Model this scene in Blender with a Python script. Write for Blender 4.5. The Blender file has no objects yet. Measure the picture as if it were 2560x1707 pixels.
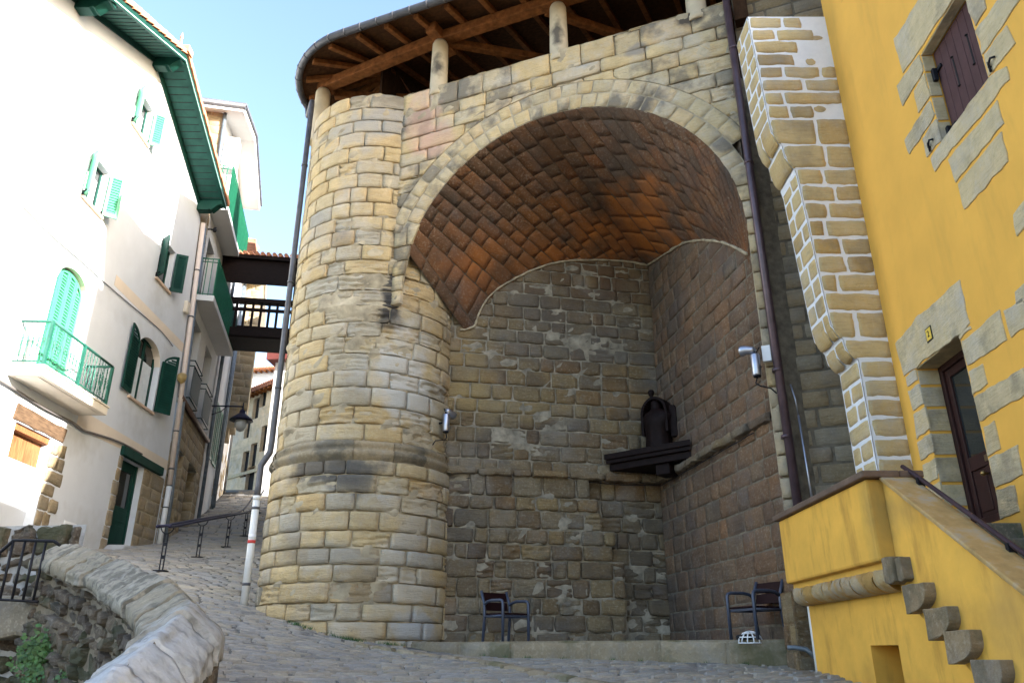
import bpy, bmesh, math, random
import numpy as np
from mathutils import Vector, Matrix, noise
R = math.radians
rnd = random.Random(7)
SC = bpy.context.scene
COL = SC.collection
# ------------------------------------------------------------------ camera model (used to survey the photograph into metres)
FOC = 1930.0; TH = math.atan(777/1930.0); CT, ST = math.cos(TH), math.sin(TH); EYE = 1.6
def ray(px, py):
    dx = (px-1280)/FOC; dy = (853.5-py)/FOC
    return (dx, CT-dy*ST, ST+dy*CT)
def atY(px, py, Y):
    d = ray(px, py); t = Y/d[1]
    return Vector((d[0]*t, Y, d[2]*t+EYE))
class W:
    """a vertical wall plane: u along it, z up, w out of it"""
    def __init__(S, x, y, heading, side):
        h = R(heading); S.o = (x, y); S.a = (math.sin(h), math.cos(h)); S.n = (S.a[1]*side, -S.a[0]*side)
    def __call__(S, u, z, w=0.0):
        return (S.o[0]+S.a[0]*u+S.n[0]*w, S.o[1]+S.a[1]*u+S.n[1]*w, z)
    def hit(S, px, py, w=0.0):
        d = ray(px, py); ox = S.o[0]+S.n[0]*w; oy = S.o[1]+S.n[1]*w
        t = (ox*S.n[0]+oy*S.n[1])/(d[0]*S.n[0]+d[1]*S.n[1])
        return ((d[0]*t-S.o[0])*S.a[0]+(d[1]*t-S.o[1])*S.a[1], d[2]*t+EYE)
def two_pt(p, q, side):
    return W(p[0], p[1], math.degrees(math.atan2(q[0]-p[0], q[1]-p[1])), side)
def lerp(a, b, t): return a+(b-a)*t
def nz(x, y, z=0.0): return noise.noise(Vector((x, y, z)))
# ------------------------------------------------------------------ mesh builder
class MB:
    def __init__(S): S.v = []; S.f = []; S.m = []; S.s = []
    def face(S, idx, mi=0, sm=False): S.f.append(idx); S.m.append(mi); S.s.append(sm)
    def add(S, pts): n = len(S.v); S.v.extend(pts); return n
    def quad(S, a, b, c, d, mi=0, sm=False):
        n = S.add([tuple(a), tuple(b), tuple(c), tuple(d)]); S.face((n, n+1, n+2, n+3), mi, sm)
    def box(S, F, u0, u1, z0, z1, w0, w1, mi=0):
        n = S.add([F(u, z, w) for w in (w0, w1) for z in (z0, z1) for u in (u0, u1)])
        for q in ((0, 1, 3, 2), (4, 6, 7, 5), (0, 4, 5, 1), (2, 3, 7, 6), (0, 2, 6, 4), (1, 5, 7, 3)):
            S.face(tuple(n+i for i in q), mi)
    def prism(S, F, poly, w0, w1, mi=0):
        k = len(poly); n = S.add([F(p[0], p[1], w0) for p in poly]+[F(p[0], p[1], w1) for p in poly])
        S.face(tuple(n+i for i in range(k)), mi); S.face(tuple(n+k+i for i in reversed(range(k))), mi)
        for i in range(k):
            j = (i+1) % k; S.face((n+i, n+j, n+k+j, n+k+i), mi)
    def grid(S, F, us, vs, w=0.0, mi=0, sm=True):
        n = S.add([F(u, v, w) for v in vs for u in us]); k = len(us)
        for j in range(len(vs)-1):
            for i in range(k-1):
                a = n+j*k+i; S.face((a, a+1, a+k+1, a+k), mi, sm)
    def tube(S, path, r, n=8, mi=0, rs=None):
        P = [Vector(p) for p in path]; rings = []
        up = None
        for i, p in enumerate(P):
            t = (P[min(i+1, len(P)-1)]-P[max(i-1, 0)])
            t = t.normalized() if t.length > 1e-9 else Vector((0, 0, 1))
            if up is None:
                up = Vector((0, 0, 1)) if abs(t.z) < .9 else Vector((1, 0, 0))
            x = t.cross(up).normalized(); up = x.cross(t).normalized()
            rr = rs[i] if rs else r
            rings.append(S.add([tuple(p+(x*math.cos(k*2*math.pi/n)+up*math.sin(k*2*math.pi/n))*rr) for k in range(n)]))
        for a, b in zip(rings, rings[1:]):
            for k in range(n):
                S.face((a+k, a+(k+1) % n, b+(k+1) % n, b+k), mi, True)
        S.face(tuple(rings[0]+k for k in reversed(range(n))), mi); S.face(tuple(rings[-1]+k for k in range(n)), mi)
    def lathe(S, prof, c=(0, 0, 0), n=20, mi=0, sx=1.0, sy=1.0):
        rings = [S.add([(c[0]+r*sx*math.cos(k*2*math.pi/n), c[1]+r*sy*math.sin(k*2*math.pi/n), c[2]+z) for k in range(n)]) for r, z in prof]
        for a, b in zip(rings, rings[1:]):
            for k in range(n): S.face((a+k, a+(k+1) % n, b+(k+1) % n, b+k), mi, True)
        S.face(tuple(rings[0]+k for k in reversed(range(n))), mi); S.face(tuple(rings[-1]+k for k in range(n)), mi)
    def build(S, name, mats, parent=None, bevel=0.0, label=None):
        me = bpy.data.meshes.new(name); me.from_pydata(S.v, [], S.f)
        if not isinstance(mats, (list, tuple)): mats = [mats]
        for m in mats: me.materials.append(m)
        me.polygons.foreach_set('material_index', S.m); me.polygons.foreach_set('use_smooth', S.s)
        bm = bmesh.new(); bm.from_mesh(me); bmesh.ops.recalc_face_normals(bm, faces=bm.faces); bm.to_mesh(me); bm.free()
        me.update(); o = bpy.data.objects.new(name, me); COL.objects.link(o)
        if parent is not None:
            o.parent = parent; o.matrix_parent_inverse = parent_world(parent).inverted()
        if bevel:
            b = o.modifiers.new('bevel', 'BEVEL'); b.width = bevel; b.segments = 2; b.limit_method = 'ANGLE'
        if label: o['label'] = label
        return o
def parent_world(p):
    m = p.matrix_basis.copy()
    if p.parent is not None: m = parent_world(p.parent) @ p.matrix_parent_inverse @ m
    return m
def tag(o, label=None, cat=None, group=None, kind=None):
    if label: o['label'] = label
    if cat: o['category'] = cat
    if group: o['group'] = group
    if kind: o['kind'] = kind
    return o
def thing(name, label, cat, loc=(0, 0, 0), rz=0.0, group=None):
    o = bpy.data.objects.new(name, None); o.empty_display_size = .2; COL.objects.link(o)
    o.location = loc; o.rotation_euler = (0, 0, rz)
    return tag(o, label, cat, group)
def copy_thing(root, loc, rz, label):
    r = root.copy(); COL.objects.link(r); r.location = loc; r.rotation_euler = (0, 0, rz); r['label'] = label
    def rec(a, b):
        for ch in list(a.children):
            c = ch.copy(); COL.objects.link(c); c.parent = b; rec(ch, c)
    rec(root, r)
    return r
# ------------------------------------------------------------------ masonry: every stone is modelled
def blocks(mb, F, rows, lims, mean=.42, var=.35, gap=.014, relief=.010, depth=.03, cell=.11, rn=rnd, erode=0.0,
           wob=.008, mi=0, mort=None, mort_w=None, skip=None, edge=.016, fine=True, hole=0.0, eamp=1.0, mvar=0.0):
    wmin = (-depth*.45 if mort_w is None else mort_w)+.005
    for (v0, v1) in rows:
        for (fA, fB) in lims(v0, v1):
            vm = (v0+v1)/2; ua = min(fA(v0), fA(vm), fA(v1)); ub = max(fB(v0), fB(vm), fB(v1)); L = ub-ua
            if L < .06: continue
            if mort is not None:
                n = max(2, int(L/.16)); vs = (v0, vm, v1)
                mw = -depth*.45 if mort_w is None else mort_w
                k0 = mb.add([F(lerp(fA(v), fB(v), i/n), v, mw+(mvar*max(0.0, nz(i*.45+v*7, v*1.7, 5)) if 0 < i < n else 0)) for v in vs for i in range(n+1)])
                for j in range(2):
                    for i in range(n):
                        a = k0+j*(n+1)+i; mb.face((a, a+1, a+n+2, a+n+1), mort, True)
            cuts = [0.0]; s = mean*rn.uniform(.35, 1.2)
            while s < L-mean*.35:
                cuts.append(s); s += mean*rn.uniform(1-var, 1+var)
            cuts.append(L)
            for s0, s1 in zip(cuts, cuts[1:]):
                if skip and skip(ua+(s0+s1)/2, vm): continue
                if ua+s0 > max(fB(v0+.02), fB(v1-.02))-.03 or ua+s1 < min(fA(v0+.02), fA(v1-.02))+.03: continue
                l = s1-s0-gap; h = v1-v0-gap
                if l < .03 or h < .03: continue
                e = min(edge, l*.25, h*.25)
                sd = rn.uniform(0, 99); base = rn.uniform(-relief, relief*.8); tu = rn.uniform(-relief, relief)/max(l, .1); tv = rn.uniform(-relief, relief)/max(h, .1)*.6
                er = rn.random() < (erode(ua+(s0+s1)/2, vm) if callable(erode) else erode); ho = rn.random() < hole
                ea = rn.uniform(.015, .045)*eamp if er else 0.0
                cy = .022 if er and cell < .12 else cell; nx = max(1, int(round(l/(cell if not er else min(cell, .055))))); ny = max(1, int(round(h/cy)))
                su = [0, e]+[e+(l-2*e)*i/nx for i in range(1, nx)]+[l-e, l]
                sv = [0, e]+[e+(h-2*e)*i/ny for i in range(1, ny)]+[h-e, h]
                hx, hy, hr = rn.uniform(.1, .9)*l, rn.uniform(.1, .9)*h, rn.uniform(.06, .13)
                k = len(su); n0 = len(mb.v)
                for j, b in enumerate(sv):
                    for i, a in enumerate(su):
                        ed = i == 0 or j == 0 or i == k-1 or j == len(sv)-1
                        u_ = s0+gap/2+a; v_ = v0+gap/2+b
                        wu = nz(u_*4, v_*4, sd)*wob+nz(u_*15, v_*15, sd)*wob*.7; wv = nz(u_*4+31, v_*4, sd+5)*wob+nz(u_*13, v_*15, sd+3)*wob*.7
                        # pull the corners in
                        cx = min(a, l-a); cy = min(b, h-b)
                        if cx < .03 and cy < .03:
                            wu += (1 if a < l/2 else -1)*.008; wv += (1 if b < h/2 else -1)*.006
                        vv = v_+wv; vc = min(max(vv, v0), v1); uu = min(max(ua+u_+wu, fA(vc)+gap*.4), fB(vc)-gap*.4)
                        if ed: w = -depth
                        else:
                            w = base+tu*(a-l/2)+tv*(b-h/2)
                            if fine: w += nz(u_*7, v_*9, sd)*relief*.7
                            if er: w -= ea*max(0.0, .35+1.5*nz(u_*2.0, v_*16, sd+9)+.9*nz(u_*11, v_*16, sd+2))
                            if ho:
                                d = math.hypot((a-hx), (b-hy)*1.3)/hr
                                if d < 1: w -= .07*(1-d*d)
                        if mort is not None and not ed: w = max(w, wmin)
                        mb.v.append(F(uu, vv, w))
                for j in range(len(sv)-1):
                    for i in range(k-1):
                        a = n0+j*k+i; rim = i == 0 or j == 0 or i == k-2 or j == len(sv)-2; mb.face((a, a+1, a+k+1, a+k), mi, not rim)
def courses(z0, z1, lo, hi, rn=rnd):
    out = []; z = z0
    while z < z1-1e-6:
        h = rn.uniform(lo, hi)
        if z1-z-h < lo*.6: h = z1-z
        out.append((z, min(z+h, z1))); z += h
    return out
def span(a, b):
    return lambda v0, v1: [((lambda v: a), (lambda v: b))]
# ------------------------------------------------------------------ materials
class NT:
    def __init__(S, name):
        S.mat = bpy.data.materials.new(name); S.mat.use_nodes = True; S.t = S.mat.node_tree
        S.b = S.t.nodes['Principled BSDF']; S.co = S.n('ShaderNodeTexCoord').outputs['Object']
    def n(S, t, **kw):
        x = S.t.nodes.new(t)
        for k, v in kw.items(): setattr(x, k, v)
        return x
    def l(S, a, b): S.t.links.new(a, b)
    def noise(S, scale, detail=4, rough=.55, vec=None, sc=None):
        x = S.n('ShaderNodeTexNoise'); x.inputs['Scale'].default_value = scale; x.inputs['Detail'].default_value = detail; x.inputs['Roughness'].default_value = rough
        v = vec or S.co
        if sc:
            m = S.n('ShaderNodeMapping'); m.inputs['Scale'].default_value = sc; S.l(v, m.inputs['Vector']); v = m.outputs['Vector']
        S.l(v, x.inputs['Vector']); return x.outputs['Fac']
    def ramp(S, fac, stops, interp='LINEAR'):
        x = S.n('ShaderNodeValToRGB'); cr = x.color_ramp; cr.interpolation = interp
        while len(cr.elements) < len(stops): cr.elements.new(.5)
        for e, (p, c) in zip(cr.elements, stops):
            e.position = p; e.color = (*c, 1) if not isinstance(c, float) else (c, c, c, 1)
        S.l(fac, x.inputs['Fac']); return x.outputs['Color']
    def mix(S, fac, a, b, mode='MIX'):
        x = S.n('ShaderNodeMix', data_type='RGBA', blend_type=mode)
        for i, v in ((0, fac), (6, a), (7, b)):
            if isinstance(v, (int, float)): x.inputs[i].default_value = v
            elif isinstance(v, tuple): x.inputs[i].default_value = (*v, 1)
            else: S.l(v, x.inputs[i])
        return x.outputs[2]
    def bump(S, h, strength=.5, dist=.02):
        x = S.n('ShaderNodeBump'); x.inputs['Strength'].default_value = strength; x.inputs['Distance'].default_value = dist
        S.l(h, x.inputs['Height']); S.l(x.outputs['Normal'], S.b.inputs['Normal'])
    def fin(S, col, rough=.85, metal=0.0):
        if isinstance(col, tuple): S.b.inputs['Base Color'].default_value = (*col, 1)
        else: S.l(col, S.b.inputs['Base Color'])
        if isinstance(rough, float): S.b.inputs['Roughness'].default_value = rough
        else: S.l(rough, S.b.inputs['Roughness'])
        S.b.inputs['Metallic'].default_value = metal
        return S.mat
WARM = ('sandstone_tower', 'sandstone_arch', 'grey_brown_niche_stone', 'weathered_wall_stone', 'pale_surround_stone', 'step_corbel_stone')
def stone(name, stops, stain=(.10, .095, .085), st_amt=.5, st_scale=.55, lam=True, bump=.7, fine_dark=.35, pos=(.56, .7), patch=None):
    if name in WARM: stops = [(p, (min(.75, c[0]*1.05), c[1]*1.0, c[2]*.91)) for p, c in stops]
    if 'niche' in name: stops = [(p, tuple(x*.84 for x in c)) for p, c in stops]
    t = NT(name)
    isl = t.n('ShaderNodeNewGeometry').outputs['Random Per Island']
    c = t.ramp(isl, stops)
    big = t.noise(st_scale, 5, .6)
    mid = t.noise(5.0, 6, .65)
    c = t.mix(t.ramp(mid, [(.3, 0.0), (.75, fine_dark)]), c, tuple(x*.55 for x in stops[0][1]))
    c = t.mix(t.ramp(t.noise(22, 3, .6), [(.52, 0.0), (.72, .22)]), c, (.62, .57, .45))
    if lam: c = t.mix(t.ramp(t.noise(3.2, 6, .7, sc=(1, 1, 9)), [(.52, 0.0), (.66, .38)]), c, tuple(x*.5 for x in stops[0][1]))
    c = t.mix(t.ramp(t.noise(34, 4, .75), [(.60, 0.0), (.70, .5)]), c, tuple(x*.35 for x in stops[0][1]))
    c = t.mix(t.ramp(t.noise(1.3, 6, .7), [(.48, 0.0), (.70, .5)]), c, (sum(stops[1][1])/3*.92,)*3)
    if patch: c = t.mix(t.ramp(t.noise(patch[1], 4, .5), [(patch[2], 0.0), (patch[2]+.1, patch[3])]), c, patch[0])
    # black lichen / soot stains on some stones
    sm = t.n('ShaderNodeMath', operation='MULTIPLY'); t.l(big, sm.inputs[0])
    k = t.n('ShaderNodeMath', operation='MULTIPLY_ADD'); t.l(isl, k.inputs[0]); k.inputs[1].default_value = .35; k.inputs[2].default_value = .82; t.l(k.outputs[0], sm.inputs[1])
    c = t.mix(t.ramp(sm.outputs[0], [(pos[0], 0.0), (pos[1], st_amt)]), c, stain)
    hs = t.n('ShaderNodeHueSaturation'); t.l(c, hs.inputs['Color'])
    vv = t.n('ShaderNodeMath', operation='MULTIPLY_ADD'); t.l(t.noise(2.2, 2), vv.inputs[0]); vv.inputs[1].default_value = .5; vv.inputs[2].default_value = .75; t.l(vv.outputs[0], hs.inputs['Value'])
    f1 = t.noise(16, 8, .7)
    if lam:
        f2 = t.noise(6, 5, .65, sc=(1, 1, 7)); m = t.n('ShaderNodeMath', operation='ADD'); t.l(f1, m.inputs[0]); t.l(f2, m.inputs[1]); f1 = m.outputs[0]
    t.bump(f1, bump, .03)
    return t.fin(hs.outputs['Color'], .92)
YGRIME = []
def plain(name, col, rough=.6, metal=0.0, var=.15, scale=6.0, bump=.0, dirt=None):
    t = NT(name)
    c = t.mix(t.ramp(t.noise(scale, 5, .6), [(.3, 0.0), (.7, 1.0)]), tuple(x*(1-var) for x in col), tuple(min(1, x*(1+var)) for x in col))
    if dirt: c = t.mix(t.ramp(t.noise(dirt[1], 5, .65, sc=dirt[4] if len(dirt) > 4 else None), [(dirt[2], 0.0), (dirt[2]+.18, dirt[3])]), c, dirt[0])
    if bump: t.bump(t.noise(scale*6, 5, .6), bump, .01)
    return t.fin(c, rough, metal)
def wood(name, col, rough=.6, sc=(8, 8, 1)):
    t = NT(name)
    g = t.noise(4, 6, .6, sc=sc)
    c = t.ramp(g, [(.3, tuple(x*.5 for x in col)), (.55, col), (.8, tuple(min(1, x*1.5) for x in col))])
    t.bump(g, .4, .01); t.b.inputs['Specular IOR Level'].default_value = .15; return t.fin(c, rough)
S_TOW = stone('sandstone_tower', [(0, (.47, .355, .185)), (.18, (.54, .425, .245)), (.34, (.45, .385, .26)), (.5, (.55, .43, .235)), (.66, (.42, .375, .285)), (.8, (.39, .37, .315)), (.9, (.50, .41, .26)), (1, (.52, .375, .185))], st_amt=.55, patch=((.50, .49, .45), .6, .60, .55))
S_ARC = stone('sandstone_arch', [(0, (.52, .405, .225)), (.25, (.59, .475, .28)), (.45, (.50, .43, .29)), (.6, (.57, .44, .265)), (.75, (.48, .435, .34)), (.88, (.55, .46, .30)), (1, (.60, .465, .25))], st_amt=.7, st_scale=1.0, pos=(.52, .62))
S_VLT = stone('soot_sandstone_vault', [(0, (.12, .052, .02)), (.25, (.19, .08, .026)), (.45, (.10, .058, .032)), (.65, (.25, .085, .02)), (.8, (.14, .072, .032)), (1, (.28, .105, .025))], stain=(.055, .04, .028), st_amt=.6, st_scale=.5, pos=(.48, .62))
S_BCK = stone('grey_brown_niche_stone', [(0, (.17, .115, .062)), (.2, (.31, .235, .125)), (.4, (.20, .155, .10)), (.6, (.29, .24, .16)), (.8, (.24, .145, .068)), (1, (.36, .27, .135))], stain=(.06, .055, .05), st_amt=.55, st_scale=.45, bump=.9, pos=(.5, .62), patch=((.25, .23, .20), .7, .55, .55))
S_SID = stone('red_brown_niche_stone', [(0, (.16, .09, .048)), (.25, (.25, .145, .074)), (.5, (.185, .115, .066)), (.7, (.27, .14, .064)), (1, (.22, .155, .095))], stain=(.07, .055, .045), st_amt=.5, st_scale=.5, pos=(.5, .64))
S_DRK = stone('weathered_wall_stone', [(0, (.29, .225, .14)), (.3, (.37, .29, .18)), (.6, (.32, .26, .18)), (.8, (.42, .32, .19)), (1, (.34, .30, .23))], stain=(.07, .065, .06), st_amt=.4)
S_GLD = stone('golden_quoin_stone', [(0, (.50, .35, .15)), (.3, (.58, .43, .20)), (.6, (.54, .42, .22)), (1, (.48, .32, .12))], st_amt=.35, st_scale=1.2, bump=.35, fine_dark=.2)
S_SUR = stone('pale_surround_stone', [(0, (.56, .46, .28)), (.4, (.62, .53, .34)), (.7, (.56, .49, .34)), (1, (.64, .51, .29))], stain=(.16, .14, .10), st_amt=.55, st_scale=2.2, bump=.5, pos=(.5, .66), fine_dark=.5)
S_RUB = stone('mossy_rubble_stone', [(0, (.07, .05, .036)), (.3, (.115, .088, .062)), (.6, (.085, .072, .058)), (.8, (.15, .11, .07)), (1, (.10, .075, .052))], stain=(.045, .05, .02), st_amt=.8, st_scale=1.3, bump=1.0, pos=(.5, .62), patch=((.20, .19, .18), 2.2, .62, .5))
S_COP = stone('grey_coping_stone', [(0, (.24, .205, .145)), (.4, (.29, .26, .20)), (.7, (.33, .305, .25)), (1, (.26, .225, .155))], stain=(.09, .085, .07), st_amt=.8, st_scale=7.0, bump=1.2, pos=(.46, .6), patch=((.46, .45, .42), 4.5, .58, .35), lam=False)
S_SET = stone('street_setts', [(0, (.29, .255, .21)), (.2, (.37, .33, .26)), (.4, (.31, .305, .30)), (.6, (.40, .35, .27)), (.8, (.27, .265, .26)), (1, (.35, .32, .28))], stain=(.10, .10, .10), st_amt=.4, st_scale=1.2, lam=False, bump=.8)
S_KRB = stone('mossy_kerb_stone', [(0, (.27, .215, .135)), (.4, (.34, .28, .18)), (.7, (.24, .195, .125)), (1, (.31, .27, .19))], stain=(.085, .085, .03), st_amt=.65, st_scale=1.6, lam=False, pos=(.48, .62))
S_COB = stone('step_corbel_stone', [(0, (.26, .19, .105)), (.5, (.35, .265, .16)), (1, (.23, .175, .11))], stain=(.08, .07, .04), st_amt=.5, st_scale=4, pos=(.48, .62), lam=False)
S_HSE = stone('house_ashlar_stone', [(0, (.30, .22, .12)), (.3, (.38, .29, .17)), (.6, (.32, .26, .17)), (1, (.42, .31, .16))], st_amt=.45)
MORT = plain('sand_mortar', (.37, .31, .21), .95, var=.45, scale=3, bump=.6)
MORT_D = plain('dark_mortar', (.17, .14, .10), .95, var=.4, scale=7, bump=.8)
MORT_B = plain('pale_niche_mortar', (.27, .235, .175), .95, var=.5, scale=5, bump=.8)
MORT_W = plain('white_lime_mortar', (.74, .75, .78), .9, var=.06, scale=6, bump=.5)
MORT_V = plain('sooty_mortar', (.10, .07, .045), .95, var=.35, scale=7, bump=.7)
SETGAP = plain('grit_between_setts', (.12, .115, .105), .95, var=.3, scale=12, bump=.6)
PLAS = plain('white_render', (.66, .69, .73), .9, var=.04, scale=1.5, bump=.15, dirt=((.62, .60, .56), .8, .62, .35, (1, 1, .25)))
PLAS2 = plain('white_render_grey', (.62, .62, .62), .9, var=.04, scale=2)
CREAM = plain('cream_painted_band', (.74, .64, .52), .9, var=.04, scale=3)
SLABC = plain('cream_balcony_slab', (.74, .67, .55), .85, var=.08, scale=3, dirt=((.45, .38, .28), 2.0, .62, .4))
GRN_L = plain('sunlit_green_paint', (.06, .32, .17), .45, var=.1)  # shutter green with the sun on it put into the colour
GRN_M = plain('green_paint', (.015, .13, .075), .45, var=.15)
GRN_R = plain('teal_railing_paint', (.012, .10, .07), .5, var=.2)
GRN_B = plain('deep_green_screen', (.008, .085, .045), .5, var=.2)
GRN_D = plain('dark_green_paint', (.008, .045, .034), .5, var=.2, scale=4)
GRN_S = plain('dark_green_soffit_boards', (.014, .060, .048), .6, var=.2, scale=3)
YEL_M = plain('ochre_yellow_render', (.78, .42, .068), .9, var=.07, scale=1.2, bump=.2, dirt=((.62, .34, .06), 1.6, .54, .6, (1.4, 1.4, .28)))
YEL_S = plain('stained_ochre_render', (.78, .43, .065), .9, var=.10, scale=2.4, bump=.3, dirt=((.44, .22, .035), 1.6, .52, .7, (1.8, 1.8, .5)))
for _c, _r, _k, _a in (((3.6, 7.62, 2.8), (.3, .22, .9), (.22, .16, .05), .6), ((3.66, 7.2, 2.9), (.3, .5, .35), (.30, .19, .06), .5), ((3.7, 6.6, 1.9), (.3, .9, .25), (.36, .20, .045), .5), ((3.75, 8.6, .95), (.3, 1.4, .5), (.40, .20, .03), .7), ((3.75, 9.6, 2.1), (.3, .8, .3), (.46, .26, .05), .5), ((3.7, 5.9, 2.0), (.3, .6, .9), (.48, .29, .08), .5)):
    YGRIME.append((_c, _r, _k, _a))
YEL_J = plain('yellow_pointing', (.72, .41, .07), .9, var=.06)
BRN = plain('dark_brown_paint', (.040, .018, .016), .45, var=.2, scale=5)
BRN2 = plain('plum_brown_shutter_paint', (.085, .045, .045), .55, var=.15, scale=5)
WOODR = wood('weathered_roof_timber', (.22, .082, .024), .75, (2, 2, 2))
WOODD = wood('dark_bridge_timber', (.012, .006, .005), .7, (2, 2, 6))
WOODP = wood('roof_boards', (.075, .032, .012), .85, (3, 3, 3))
WOODC = wood('brown_cellar_door', (.28, .12, .05), .7, (7, 7, .8))
WOODL = wood('old_lintel_beam', (.12, .075, .045), .85, (3, 1, 6))
ZINC = plain('dark_zinc', (.085, .085, .095), .5, .3, var=.25, scale=5)
ZINCB = plain('violet_brown_pipe', (.10, .065, .075), .35, .35, var=.25, scale=4)
PIPEC = plain('cream_pipe_paint', (.72, .60, .52), .5, var=.05)
PIPEW = plain('white_pipe_paint', (.70, .70, .68), .5, var=.06, dirt=((.35, .32, .27), 3, .62, .5))
PIPEG = plain('grey_blue_pipe', (.14, .17, .20), .45, .3, var=.3)
IRON = plain('black_iron', (.018, .019, .024), .5, .3, var=.3)
def dull(m): m.node_tree.nodes['Principled BSDF'].inputs['Specular IOR Level'].default_value = .12; return m
IRONB = plain('blue_black_rail_paint', (.022, .022, .045), .5, .0, var=.15)
STEEL = plain('brushed_aluminium', (.45, .46, .52), .35, .9, var=.1)
CHFR = plain('blue_grey_chair_frame', (.065, .078, .115), .4, .3, var=.1)
CHSL = plain('dark_red_brown_slats', (.018, .006, .007), .5, var=.2)
BRONZ = plain('blackened_wood_statue', (.013, .007, .0065), .6, var=.4, scale=9)
TERR = plain('terracotta', (.52, .22, .12), .85, var=.25, scale=5, bump=.4)
TERRD = plain('old_terracotta', (.30, .13, .08), .9, var=.35, scale=7, bump=.5)
CURT = plain('white_curtain', (.62, .66, .68), .9, var=.08)
WHITE = plain('white_enamel', (.80, .81, .82), .5, var=.03)
REDP = plain('red_paint_mark', (.62, .05, .04), .6)
YPLT = plain('yellow_number_plate', (.80, .55, .08), .4, var=.04)
DARKIN = plain('dark_interior', (.010, .010, .011), .9)
LEAF = plain('ivy_leaf', (.035, .095, .018), .6, var=.5, scale=14)
MOSS = plain('moss', (.05, .085, .015), .95, var=.4, scale=12, bump=.5)
CONC = plain('pale_concrete', (.42, .42, .42), .9, var=.12, scale=3, bump=.3)
TERRAIN = plain('bare_ground', (.12, .11, .085), .95, var=.3, scale=2)
GLOBE = plain('frosted_lamp_glass', (.55, .55, .52), .3)
def glass_mat():
    t = NT('dark_window_glass'); t.b.inputs['Specular IOR Level'].default_value = .8
    return t.fin(t.mix(t.noise(1.5), (.008, .010, .011), (.03, .036, .038)), .05)
GLASS = glass_mat()
def add_spot(mat, c, r, col, amt, sc=3.0, soft=.45):
    """a stain, repair, lichen, painted light or other colour patch with its own place and ragged outline"""
    t = mat.node_tree; b = t.nodes['Principled BSDF']; src = b.inputs['Base Color'].links[0].from_socket
    n = lambda k, **kw: t.nodes.new(k)
    co_ = n('ShaderNodeTexCoord').outputs['Object']
    ns = n('ShaderNodeTexNoise'); ns.inputs['Scale'].default_value = sc; ns.inputs['Detail'].default_value = 5; t.links.new(co_, ns.inputs['Vector'])
    mp = n('ShaderNodeMapping'); mp.vector_type = 'POINT'; mp.inputs['Location'].default_value = [-c[i]/r[i] for i in range(3)]; mp.inputs['Scale'].default_value = [1/x for x in r]; t.links.new(co_, mp.inputs['Vector'])
    ln = n('ShaderNodeVectorMath'); ln.operation = 'LENGTH'; t.links.new(mp.outputs['Vector'], ln.inputs[0])
    m = n('ShaderNodeMath'); m.operation = 'MULTIPLY_ADD'; t.links.new(ns.outputs['Fac'], m.inputs[0]); m.inputs[1].default_value = 1.6; t.links.new(ln.outputs['Value'], m.inputs[2])
    rp = n('ShaderNodeMapRange'); rp.inputs['From Min'].default_value = 1.8-soft; rp.inputs['From Max'].default_value = 1.8; rp.inputs['To Min'].default_value = amt; rp.inputs['To Max'].default_value = 0; t.links.new(m.outputs[0], rp.inputs['Value'])
    mx = n('ShaderNodeMix'); mx.data_type = 'RGBA'; t.links.new(rp.outputs['Result'], mx.inputs[0]); t.links.new(src, mx.inputs[6]); mx.inputs[7].default_value = (*col, 1)
    t.links.new(mx.outputs[2], b.inputs['Base Color'])
for _c, _r, _k, _a in YGRIME: add_spot(YEL_S, _c, _r, _k, _a, 2.2, .9)
for m_ in (IRONB, IRON, BRONZ, CHSL, BRN, BRN2, GRN_D, GRN_S, GRN_B): dull(m_)
# ------------------------------------------------------------------ survey of the place
ARCH = W(0, 12/.9239, 112.5, 1)
HOUSE = W(-10.4, 21, -1.8, 1)
BAL = W(-10.47, 23.25, -12, 1)
YEL = W(5.0, 9, 3.9, -1)
TC = (-3.02, 15.67); TR = 1.784
CORNER = (3.15, 16.23)
SIDE = two_pt(CORNER, ARCH(4.31, 0, -.03), 1)
_h = R(78)
BACK = W(CORNER[0]-4.6*math.sin(_h), CORNER[1]-4.6*math.cos(_h), 78, 1)     # u = 4.6 at the corner
SUN = Vector((.88, -.475, 0)).normalized()*math.cos(R(20))+Vector((0, 0, math.sin(R(20))))
PLAT = 1.77
# ground heights (thin plate spline through surveyed points)
GP = np.array([(0, 0, .05), (3.5, 4, .55), (-1.2, 3, .5), (-2.0, 6.5, .95), (0, 8, 1.12), (3.7, 9.5, 1.34), (4.0, 11.3, 1.43), (1.0, 12.3, 1.5), (-1.78, 14.2, 1.70),
  (-2.9, 13.7, 1.82), (-3.6, 13.9, 2.03), (-4.72, 15.1, 2.41), (-5.0, 12, 1.95), (-5.6, 10.6, 1.9), (-7.23, 16.5, 3.16), (-7.6, 19.3, 3.74), (-8.0, 22.2, 4.34), (-9.04, 26.5, 5.23),
  (-10.3, 20.8, 4.16), (-10.4, 23.2, 4.57), (-10.75, 24.7, 4.95), (-11.9, 30.1, 6.55), (-13.8, 40, 9.35), (-10.4, 16, 3.45), (-10.3, 12, 3.0), (-6, 20, 3.85), (-7, 27, 5.3), (-9.5, 40, 9.35), (-16, 50, 11.5), (-11.5, 50, 11.5),
  (6, 2, .4), (6, 8, 1.2), (-2, -3, 0), (4, -3, 0), (6, 14, 1.6), (2, 17, 1.7), (-14, 12, 3.0), (-14, 24, 4.8), (-20, 34, 7.5), (0, 30, 6), (2, 42, 9)], dtype=float)
def _k(r2): return np.where(r2 > 1e-9, .5*r2*np.log(np.maximum(r2, 1e-9)), 0)
_n = len(GP); _A = np.zeros((_n+3, _n+3))
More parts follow.
